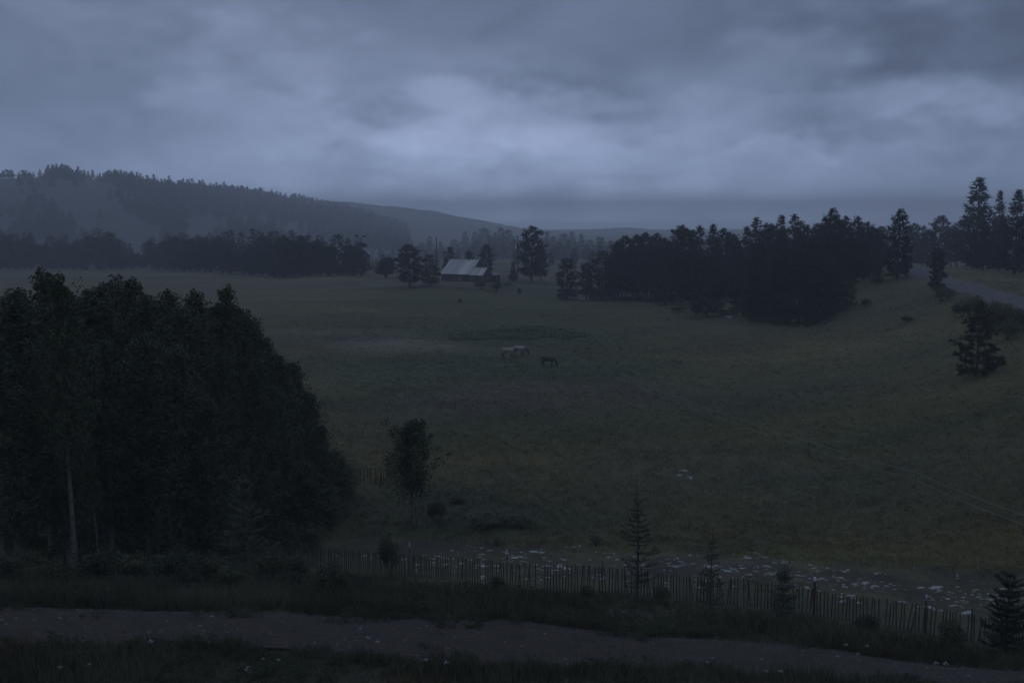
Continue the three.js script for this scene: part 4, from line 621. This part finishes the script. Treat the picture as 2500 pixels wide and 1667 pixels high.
// ------------------------------------------------------------------ picket (snow) fence
function slatGeo(h, seed) { const q = RNG(seed), w = 0.022, t = 0.006, sh = new THREE.Shape(); sh.moveTo(-w, 0); sh.lineTo(w, 0); sh.lineTo(w * 0.95, h - 0.03); sh.lineTo(w * (0.2 + q() * .4), h); sh.lineTo(-w * (0.2 + q() * .4), h - 0.004); sh.lineTo(-w * 0.95, h - 0.03); sh.closePath(); const g = new THREE.ExtrudeGeometry(sh, { depth: t * 2, bevelEnabled: false }); g.translate(0, 0, -t); return g; }
function picketFence(name, curve, label, count, hgt, posts, missing, R) {
  const g = thing(name, label, 'fence'), o = curve.getPoint(0), geos = [0, 1, 2, 3].map(k => slatGeo(hgt * (0.97 + 0.02 * k), 600 + k)); g.position.copy(o);
  const tops = [[], [], []];
  for (let i = 0; i < count; i++) {
    const t = i / (count - 1), p = curve.getPointAt(t), tg = curve.getTangentAt(t), sag = 0.05 * Math.sin(t * 40) ; p.y = height(p.x, p.z);
    [0.14, 0.55, 0.92].forEach((f, k) => tops[k].push(V(p.x - o.x, p.y - o.y + hgt * f + sag - 0.05, p.z - o.z)));
    if (missing(i, R)) continue;
    const m = part('slat', geos[i % 4], M.picket[(i * 7) % 3], g); m.position.set(p.x - o.x, p.y - o.y + sag - 0.06 + (R() - .5) * .05, p.z - o.z); m.rotation.set((R() - .5) * .08, Math.atan2(-tg.z, tg.x) + (R() - .5) * .3, (R() - .5) * (R() < .22 ? .34 : .1));
  }
  for (const pts of tops) part('wire', new THREE.TubeGeometry(new THREE.CatmullRomCurve3(pts), count * 2, 0.004, 4), M.wire, g);
  for (const [t, hh, tip, thick] of posts) {
    const p = curve.getPointAt(t); p.y = height(p.x, p.z); const post = part('post', new THREE.BoxGeometry(thick, hh, thick).translate(0, hh / 2 - 0.2, 0.03), thick > 0.06 ? M.woodDark : M.steelPost, g); post.position.set(p.x - o.x, p.y - o.y, p.z - o.z);
    if (tip) part('post_tip', new THREE.BoxGeometry(thick * 1.02, tip, thick * 1.02).translate(0, hh - 0.2 + tip / 2, 0.03), M.paintWhite, post);
    if (hh < 1.75 && thick < 0.04) post.rotation.z = 0.02;
  }
  return g;
}
{
  const R = RNG(601), L = fenceLine.getLength();
  const tOf = px => { let b = 0, e = 1e9; for (let k = 0; k <= 400; k++) { const p = fenceLine.getPointAt(k / 400), q = 1250 + p.x / -p.z * F; if (Math.abs(q - px) < e) { e = Math.abs(q - px); b = k / 400; } } return b; };
  picketFence('picket_fence', fenceLine, 'dark weathered picket fence with thin wired slats along the bank', 298, 1.14, [[tOf(760), 1.6, 0, 0.035], [tOf(992), 1.62, 0.22, 0.04], [tOf(1238), 1.6, 0.24, 0.04], [tOf(1480), 1.6, 0, 0.035], [tOf(1750), 1.55, 0, 0.035], [tOf(2017), 1.62, 0.14, 0.085], [tOf(2300), 1.62, 0.14, 0.045], [tOf(2420), 1.5, 0, 0.035]], (i, r) => r() < 0.035 || [103, 104, 133, 135, 136, 198].includes(i), R);
  // the cross tied to a fence post
  const t = tOf(2300), p = fenceLine.getPointAt(t), cr = thing('crossed_lath', 'pale thin lath tied crosswise to a fence post at right', 'lath'); cr.position.set(p.x, height(p.x, p.z) + 1.36, p.z + 0.07);
  part('lath', new THREE.BoxGeometry(0.5, 0.025, 0.02), M.woodPale, cr);
  const far = line([[868, 1182], [900, 1182], [940, 1183], [985, 1188]]);
  picketFence('picket_fence', far, 'short hazy stretch of picket fence left of the lone young aspen', 30, 1.25, [[0.5, 1.5, 0, 0.04]], (i, r) => r() < 0.05, R);
  const lg = thing('leaning_log', 'dark dead branch leaning on the hazy far fence', 'branch'), a = G(925, 1190), s = new Soup(), b = P(972, 1122, -a.z), d = b.clone().sub(a); s.limb([V(0, 0, 0), d.clone().multiplyScalar(.5).add(V(0, -.1, 0)), d], [0.07, 0.06, 0.04], 7); for (const [k, e] of [[.6, V(.5, .3, .1)], [.8, V(.35, .5, -.1)], [.75, V(.1, -.6, .2)], [.95, V(.2, -.9, .1)]]) { const q = d.clone().multiplyScalar(k); s.limb([q, q.clone().add(e)], [.035, .012], 5); } lg.position.copy(a); part('branch', s.geo(), M.woodOld, lg);
}
// ------------------------------------------------------------------ two-strand tape fence
{
  const R = RNG(641), pts = [[1215, 838], [1262, 850], [1322, 862], [1385, 884], [1460, 912], [1540, 948], [1640, 990], [1780, 1045], [1975, 1112], [2235, 1195], [2500, 1310], [2620, 1372]].map(([x, y]) => G(x, y));
  const g = thing('tape_fence', 'thin two-strand pale wire fence running across the meadow', 'fence'), o = pts[0].clone(); g.position.copy(o);
  for (const h of [0.62, 1.15]) { const q = []; pts.forEach((p, i) => { const a = V(p.x - o.x, p.y - o.y + h, p.z - o.z); q.push(a); if (i < pts.length - 1) { const b = pts[i + 1]; for (const s of [0.33, 0.67]) q.push(V(mix(p.x, b.x, s) - o.x, mix(p.y, b.y, s) - o.y + h - 0.07, mix(p.z, b.z, s) - o.z)); } }); part('strand', new THREE.TubeGeometry(new THREE.CatmullRomCurve3(q, false, 'centripetal'), 260, 0.016, 4), M.tape, g); }
  for (const p of pts) { const post = part('post', new THREE.CylinderGeometry(0.016, 0.018, 1.4, 7).translate(0, 0.6, 0), M.steelPost, g); post.position.set(p.x - o.x, p.y - o.y, p.z - o.z); part('post_cap', new THREE.CylinderGeometry(0.022, 0.022, 0.05, 7).translate(0, 1.32, 0), M.paintWhite, post); }
}

// ------------------------------------------------------------------ barn
{
  const tin = [rgb(0.42, 0.395, 0.35), rgb(0.32, 0.315, 0.295), rgb(0.50, 0.475, 0.43), rgb(0.37, 0.36, 0.33)].map(color => new THREE.MeshStandardMaterial({ color, roughness: 0.5, metalness: 0.35 }));
  const b = thing('barn', 'old wooden barn with pale metal roof and lower annex', 'barn'), base = D(1136, 276), th = 34 * Math.PI / 180; b.rotation.y = -th;
  const L = 9.4, W = 4.6, wall = 2.35, rise = 3.7, over = 0.35, AL = 4.4, AW = 2.25, aRise = 1.8;
  const sill = base.clone(); sill.y = Math.min(base.y, height(base.x + 4, base.z + 4)) - 0.1; b.position.copy(sill);
  const boards = (w, h0, h1, x0, place) => { const gs = [], n = Math.round(w / 0.22), R = RNG(w * 100 | 0); for (let i = 0; i < n; i++) { const u = (i + .5) / n, h = h1(u); const q = new THREE.BoxGeometry(w / n * 0.9, h - h0, 0.05 + 0.03 * R()).translate((u - .5) * w + x0, (h + h0) / 2, (R() - .5) * .03); place(q); gs.push(q); } return mergeGeometries(gs); };
  const gab = (half, rs) => u => wall + rs * (1 - Math.abs(u - .5) * 2);
  part('front_wall', boards(L, -.4, () => wall, 0, q => q.translate(0, 0, W)), M.woodDark, b); part('back_wall', boards(L, -.4, () => wall, 0, q => q.translate(0, 0, -W)), M.woodDark, b);
  part('gable_wall', boards(2 * W, -.4, gab(W, rise), 0, q => q.rotateY(Math.PI / 2).translate(L / 2, 0, 0)), M.woodDark, b); part('gable_wall', boards(2 * W, -.4, gab(W, rise), 0, q => q.rotateY(Math.PI / 2).translate(-L / 2, 0, 0)), M.woodDark, b);
  const roofSide = (roof, x0, x1, half, rs, h, zc, sgn, n, cut) => {
    const slope = Math.hypot(half, rs), ang = Math.atan2(rs, half);
    for (let i = 0; i < n; i++) {
      const w = (x1 - x0) / n, len = slope + over + (cut && i === n - 1 ? -0.15 : 0), sh = []; 
      const ribs = 3, gsx = [new THREE.BoxGeometry(w - 0.02, 0.03, len)]; for (let k = 0; k < ribs; k++) gsx.push(new THREE.BoxGeometry(0.04, 0.035, len).translate((k + .5) / ribs * w - w / 2, 0.03, 0));
      const g = mergeGeometries(gsx).translate(0, 0.03, len / 2).rotateX(ang).rotateY(sgn > 0 ? 0 : Math.PI).translate(x0 + (i + .5) * w, h + rs, zc);
      part('roof_panel', g, tin[[0, 1, 3, 1, 1, 3, 2, 2, 0, 3][(i * 10 / n) | 0]], roof);
    }
  };
  const ridgeCap = (x0, x1, y, z) => new THREE.BoxGeometry(x1 - x0, 0.05, 0.35).translate((x0 + x1) / 2, y + 0.08, z);
  const roof = part('roof', ridgeCap(-L / 2 - .3, L / 2 + .3, wall + rise, 0), tin[0], b); roofSide(roof, -L / 2 - .3, L / 2 + .3, W, rise, wall, 0, 1, 10, true); roofSide(roof, -L / 2 - .3, L / 2 + .3, W, rise, wall, 0, -1, 10);
  part('roof_vent', new THREE.CylinderGeometry(0.14, 0.14, 0.5, 8).translate(1.6, wall + rise - 0.25, 0.5), M.dark, roof);
  const az = W - AW, ax0 = L / 2 + .05, ax1 = L / 2 + AL;
  part('annex_wall', boards(AL, -.4, () => wall - .1, (ax0 + ax1) / 2, q => q.translate(0, 0, W - .05)), M.woodDark, b);
  part('annex_gable', boards(2 * AW, -.4, u => wall - .1 + aRise * (1 - Math.abs(u - .5) * 2), 0, q => q.rotateY(Math.PI / 2).translate(ax1, 0, az)), M.woodDark, b);
  const ar = part('annex_roof', ridgeCap(ax0 + .3, ax1 + .3, wall - .1 + aRise, az), tin[3], b); roofSide(ar, ax0 + .3, ax1 + .3, AW, aRise, wall - .1, az, 1, 5); roofSide(ar, ax0 + .3, ax1 + .3, AW, aRise, wall - .1, az, -1, 5);
  const door = part('door', new THREE.BoxGeometry(1.5, 2.0, 0.06).translate(3.4, 0.8, W + 0.09), M.dark, b);
  const win = part('window', new THREE.BoxGeometry(0.9, 0.7, 0.05).translate(ax0 + 1.5, 1.35, W + 0.05), M.dark, b); for (const [x, y, w, h] of [[0, .38, 1, .07], [0, -.38, 1, .07], [-.47, 0, .07, .7], [.47, 0, .07, .7], [0, 0, .04, .7]]) part('frame', new THREE.BoxGeometry(w, h, 0.07).translate(ax0 + 1.5 + x, 1.35 + y, W + 0.06), M.woodPale, win);
  const win2 = part('window', new THREE.BoxGeometry(0.8, 0.6, 0.05).translate(1.5, 0.9, W + 0.10), M.woodPale, b); 
  // lean-to shed at the right
  const sp = D(1206, 276), s = thing('shed', 'small dark open shed with pale roof edge right of the barn annex', 'shed'); s.position.copy(sp); s.rotation.y = -th; const posts = []; for (const [x, z] of [[-1.2, 1], [1.2, 1], [-1.2, -1], [1.2, -1]]) part('post', new THREE.BoxGeometry(.14, 2, .14).translate(x, .9, z), M.woodDark, s); part('roof', new THREE.BoxGeometry(3, .1, 2.6).rotateX(.12).rotateZ(-.08).translate(0, 1.95, 0), M.woodPale, s); part('back_wall', new THREE.BoxGeometry(2.6, 1.8, .06).translate(0, .9, -1), M.woodDark, s); part('side_wall', new THREE.BoxGeometry(.06, 1.8, 2).translate(1.24, .9, 0), M.woodDark, s); part('side_wall', new THREE.BoxGeometry(.06, 1.8, 2).translate(-1.24, .9, 0), M.woodDark, s); part('front_board', new THREE.BoxGeometry(2.6, 1.0, .05).translate(0, .45, 1.05), M.woodDark, s);
}
// pale pile right of the barn, table and rail in the grass before it
{
  const p = G(1243, 677), g = thing('timber_pile', 'small pale pile of timber on the ground right of the barn', 'timber pile'), R = RNG(9); g.position.copy(p); for (let k = 0; k < 7; k++) part('board', new THREE.BoxGeometry(1.6, .12, .2).rotateY((R() - .5) * .8).rotateZ((R() - .5) * .25).translate((R() - .5) * .5, .12 + k * .11, (R() - .5) * .5), M.woodPale, g);
  const t = thing('low_table', 'low pale-topped wooden table in the grass below the barn', 'table'); t.position.copy(G(1123, 704)); part('table_top', new THREE.BoxGeometry(1.5, .08, .7).translate(0, .5, 0), M.woodPale, t); for (const x of [-.55, .55]) for (const z of [-.25, .25]) part('leg', new THREE.BoxGeometry(.08, .5, .08).translate(x, .22, z), M.woodOld, t); part('shelf', new THREE.BoxGeometry(1.1, .05, .5).translate(0, .2, 0), M.woodOld, t);
  const r = thing('low_rail', 'low pale rail fence piece in the grass below the table', 'rail'); r.position.copy(G(1120, 756)); part('rail', new THREE.BoxGeometry(2.8, .06, .08).translate(0, .35, 0), M.woodPale, r); for (const x of [-1.3, 0, 1.3]) part('post', new THREE.BoxGeometry(.08, .5, .08).translate(x, .2, -.09), M.woodOld, r);
  const q = thing('marker_post', 'short pale post with board beside the low rail in the grass', 'post'); q.position.copy(G(1112, 750)); part('post', new THREE.BoxGeometry(.12, .75, .12).translate(0, .3, 0), M.woodPale, q); part('board', new THREE.BoxGeometry(.5, .3, .05).translate(-.25, .25, .09), M.woodPale, q);
}
// ------------------------------------------------------------------ utility poles
function pole(px, top, d, label, arm, can) {
  const g = thing('utility_pole', label, 'utility pole'), p = D(px, d), h = P(px, top, d).y - p.y; g.position.copy(p); part('pole', new THREE.CylinderGeometry(.13, .19, h + .5, 9).translate(0, (h - .5) / 2, 0), M.woodOld, g);
  if (arm) { part('crossarm', new THREE.BoxGeometry(2.2, .13, .11).translate(0, h - .35, .16), M.woodOld, g); for (const x of [-1, 0, 1]) part('insulator', new THREE.CylinderGeometry(.05, .07, .22, 7).translate(x, h - .18, .16), M.woodOld, g); }
  else part('insulator', new THREE.CylinderGeometry(.05, .07, .2, 7).translate(0, h + .1, 0), M.woodOld, g);
  if (can) part('transformer', new THREE.CylinderGeometry(.3, .3, .9, 12).translate(-.5, h - 3.6, .1), M.paintWhite, g);
}
pole(1066, 579, 330, 'tall dark utility pole rising left of the barn roof', false); pole(911, 611, 450, 'small hazy utility pole with crossarm beside the dead-topped tree', true); pole(1264, 574, 300, 'utility pole with pale transformer against the tall flat-topped pine', false, true);

// ------------------------------------------------------------------ horses
function horse(pose) {
  // joints in metres: x forward, y up, z right; [a, b, ra, rb]
  const B = [], j = (x, y, z) => [x, y, z], bone = (a, b, ra, rb) => B.push([a, b, ra, rb]);
  const hip = j(-.55, 1.18, 0), loin = j(-.15, 1.16, 0), chest = j(.42, 1.1, 0), wither = j(.42, 1.28, 0);
  bone(hip, loin, .30, .29); bone(loin, chest, .30, .29); bone(j(-.1, 1.0, 0), j(.35, .98, 0), .24, .25); bone(wither, j(.1, 1.26, 0), .13, .14); bone(j(-.62, 1.25, 0), j(-.4, 1.28, 0), .2, .17); bone(chest, j(.62, 1.08, 0), .26, .2);
  const n0 = j(.55, 1.2, 0), [nx, ny] = pose.poll, n1 = j((.55 + nx) / 2 + .05, (1.2 + ny) / 2 + .05, 0), poll = j(nx, ny, 0), [mx, my] = pose.muzzle;
  bone(n0, n1, .23, .165); bone(n1, poll, .165, .115); bone(poll, j(mix(nx, mx, .45), mix(ny, my, .45), 0), .125, .105); bone(j(mix(nx, mx, .4), mix(ny, my, .4), 0), j(mx, my, 0), .095, .062);
  const fx = my - ny, fy = nx - mx; for (const s of [-1, 1]) bone(j(nx - .02, ny + .05, s * .06), j(nx + .05 - .05 * fx, ny + .17 - .05 * Math.abs(fy), s * .085), .03, .012);
  const leg = (x, z, front, sw) => { if (front) { bone(j(x, 1.0, z * .8), j(x + sw * .3, .62, z), .13, .075); bone(j(x + sw * .3, .62, z), j(x + sw * .7, .36, z), .07, .05); bone(j(x + sw * .7, .36, z), j(x + sw, .1, z), .043, .045); bone(j(x + sw, .1, z), j(x + sw + .05, .03, z), .05, .062); }
    else { bone(j(x, 1.08, z * .8), j(x + .12 + sw * .3, .82, z), .22, .12); bone(j(x + .12 + sw * .3, .82, z), j(x - .12 + sw * .6, .52, z), .1, .06); bone(j(x - .12 + sw * .6, .52, z), j(x - .06 + sw, .12, z), .055, .045); bone(j(x - .06 + sw, .12, z), j(x + sw, .03, z), .05, .062); } };
  leg(.5, .15, true, pose.legs[0]); leg(.5, -.15, true, pose.legs[1]); leg(-.6, .16, false, pose.legs[2]); leg(-.6, -.16, false, pose.legs[3]);
  const N = 84, S = 1.45, C = [.25, .78, 0], mc = new MarchingCubes(N, new THREE.MeshBasicMaterial(), false, false, 200000), f = mc.field; mc.isolation = 0;
  for (let z = 0; z < N; z++) for (let y = 0; y < N; y++) for (let x = 0; x < N; x++) {
    const p = [(x / N * 2 - 1) * S + C[0], (y / N * 2 - 1) * S + C[1], (z / N * 2 - 1) * S + C[2]]; let acc = 0, K = 26, mn = 9;
    if (Math.abs(p[2]) < .55 && p[1] > -.1 && p[1] < 1.8) { for (const [a, b, ra, rb] of B) { const dx = b[0] - a[0], dy = b[1] - a[1], dz = b[2] - a[2], t = clamp(((p[0] - a[0]) * dx + (p[1] - a[1]) * dy + (p[2] - a[2]) * dz) / (dx * dx + dy * dy + dz * dz), 0, 1), d = Math.hypot(p[0] - a[0] - dx * t, p[1] - a[1] - dy * t, p[2] - a[2] - dz * t) - mix(ra, rb, t); acc += Math.exp(-K * d); } mn = -Math.log(Math.max(acc, 1e-30)) / K; }
    f[x + y * N + z * N * N] = -mn;
  }
  mc.update(); const cnt = mc.count ?? mc.geometry.drawRange.count, pa = mc.positionArray.slice(0, cnt * 3), na = mc.normalArray.slice(0, cnt * 3), col = new Float32Array(cnt * 3);
  for (let i = 0; i < cnt; i++) {
    const x = pa[i * 3] * S + C[0], y = pa[i * 3 + 1] * S + C[1], z = pa[i * 3 + 2] * S + C[2]; pa[i * 3] = x; pa[i * 3 + 1] = y; pa[i * 3 + 2] = z;
    const n = fbm(x * 3, y * 3, z * 3, 3) * .12, pts = pose.points, legs = smooth(.85, .5, y + n), head = smooth(.72, .98, x + n * .5) * (x > .55 ? 1 : 0), w = Math.max(legs, head); for (let k = 0; k < 3; k++) col[i * 3 + k] = mix(pose.coat[k], pts[k], w) * (1 + n);
  }
  const g = new THREE.BufferGeometry(); g.setAttribute('position', new THREE.BufferAttribute(pa, 3)); g.setAttribute('normal', new THREE.BufferAttribute(na, 3)); g.setAttribute('color', new THREE.BufferAttribute(col, 3));
  const h = thing('horse', pose.label, 'horse'); part('body', g, new THREE.MeshStandardMaterial({ vertexColors: true, roughness: .75 }), h);
  const hair = new THREE.MeshStandardMaterial({ color: rgb(...pose.hair), roughness: .9, side: THREE.DoubleSide }), R = RNG(pose.seed), tail = new Soup(), mane = new Soup();
  for (let k = 0; k < 14; k++) { const z = (R() - .5) * .1, l = .75 + .2 * R(); tail.limb([V(-.82, 1.28, z * .3), V(-.95, 1.15, z * .6), V(-.97 - R() * .04, 1.2 - l * .6, z), V(-.93 - R() * .06, 1.2 - l, z * 1.3)], [.03, .035, .028, .008], 5); }
  for (let k = 0; k < 40; k++) { const t = k / 39, cx = mix(mix(.45, n1[0], Math.min(1, t * 2)), nx, Math.max(0, t * 2 - 1)), cy = mix(mix(1.36, n1[1] + .13, Math.min(1, t * 2)), ny + .12, Math.max(0, t * 2 - 1)), l = .2 + .1 * R(), sd = .1 + .05 * R(); mane.limb([V(cx, cy, 0), V(cx + (R() - .5) * .05, cy - .03, sd), V(cx + (R() - .5) * .08, cy - l, sd + .05)], [.02, .02, .006], 4); }
  part('tail', tail.geo(), hair, h); part('mane', mane.geo(), hair, h); return h;
}
const dun = [0.29, 0.24, 0.185], black = [0.03, 0.026, 0.024];
const placeHorse = (h, px, py, turn, s) => { const p = G(px, py); h.position.copy(p); h.rotation.y = turn; h.scale.setScalar(s); };
placeHorse(horse({ seed: 1, label: 'pale horse at left with dark head raised and dark legs', coat: dun, points: [0.06, 0.05, 0.043], hair: black, poll: [1.08, 1.27], muzzle: [1.42, .98], legs: [.25, -.1, -.1, .1] }), 1240, 874, -0.12, 0.98);
placeHorse(horse({ seed: 2, label: 'grey horse with dark head down, behind the pale horse', coat: [0.25, 0.225, 0.19], points: [0.045, 0.04, 0.036], hair: black, poll: [1.22, .72], muzzle: [1.38, .2], legs: [-.15, .12, .05, -.08] }), 1268, 869, -0.1, 0.97);
placeHorse(horse({ seed: 3, label: 'dark brown horse grazing apart at right', coat: [0.045, 0.035, 0.03], points: [0.03, 0.025, 0.022], hair: black, poll: [1.12, .66], muzzle: [1.24, .13], legs: [.06, -.08, .02, .12] }), 1338, 896, -0.35, 1.0);

let tris = 0;
scene.traverse(o => { if (o.isMesh) { o.castShadow = true; o.receiveShadow = true; if (!o.isInstancedMesh) tris += (o.geometry.index ?? o.geometry.attributes.position).count / 3; } });

renderer.render(scene, camera);
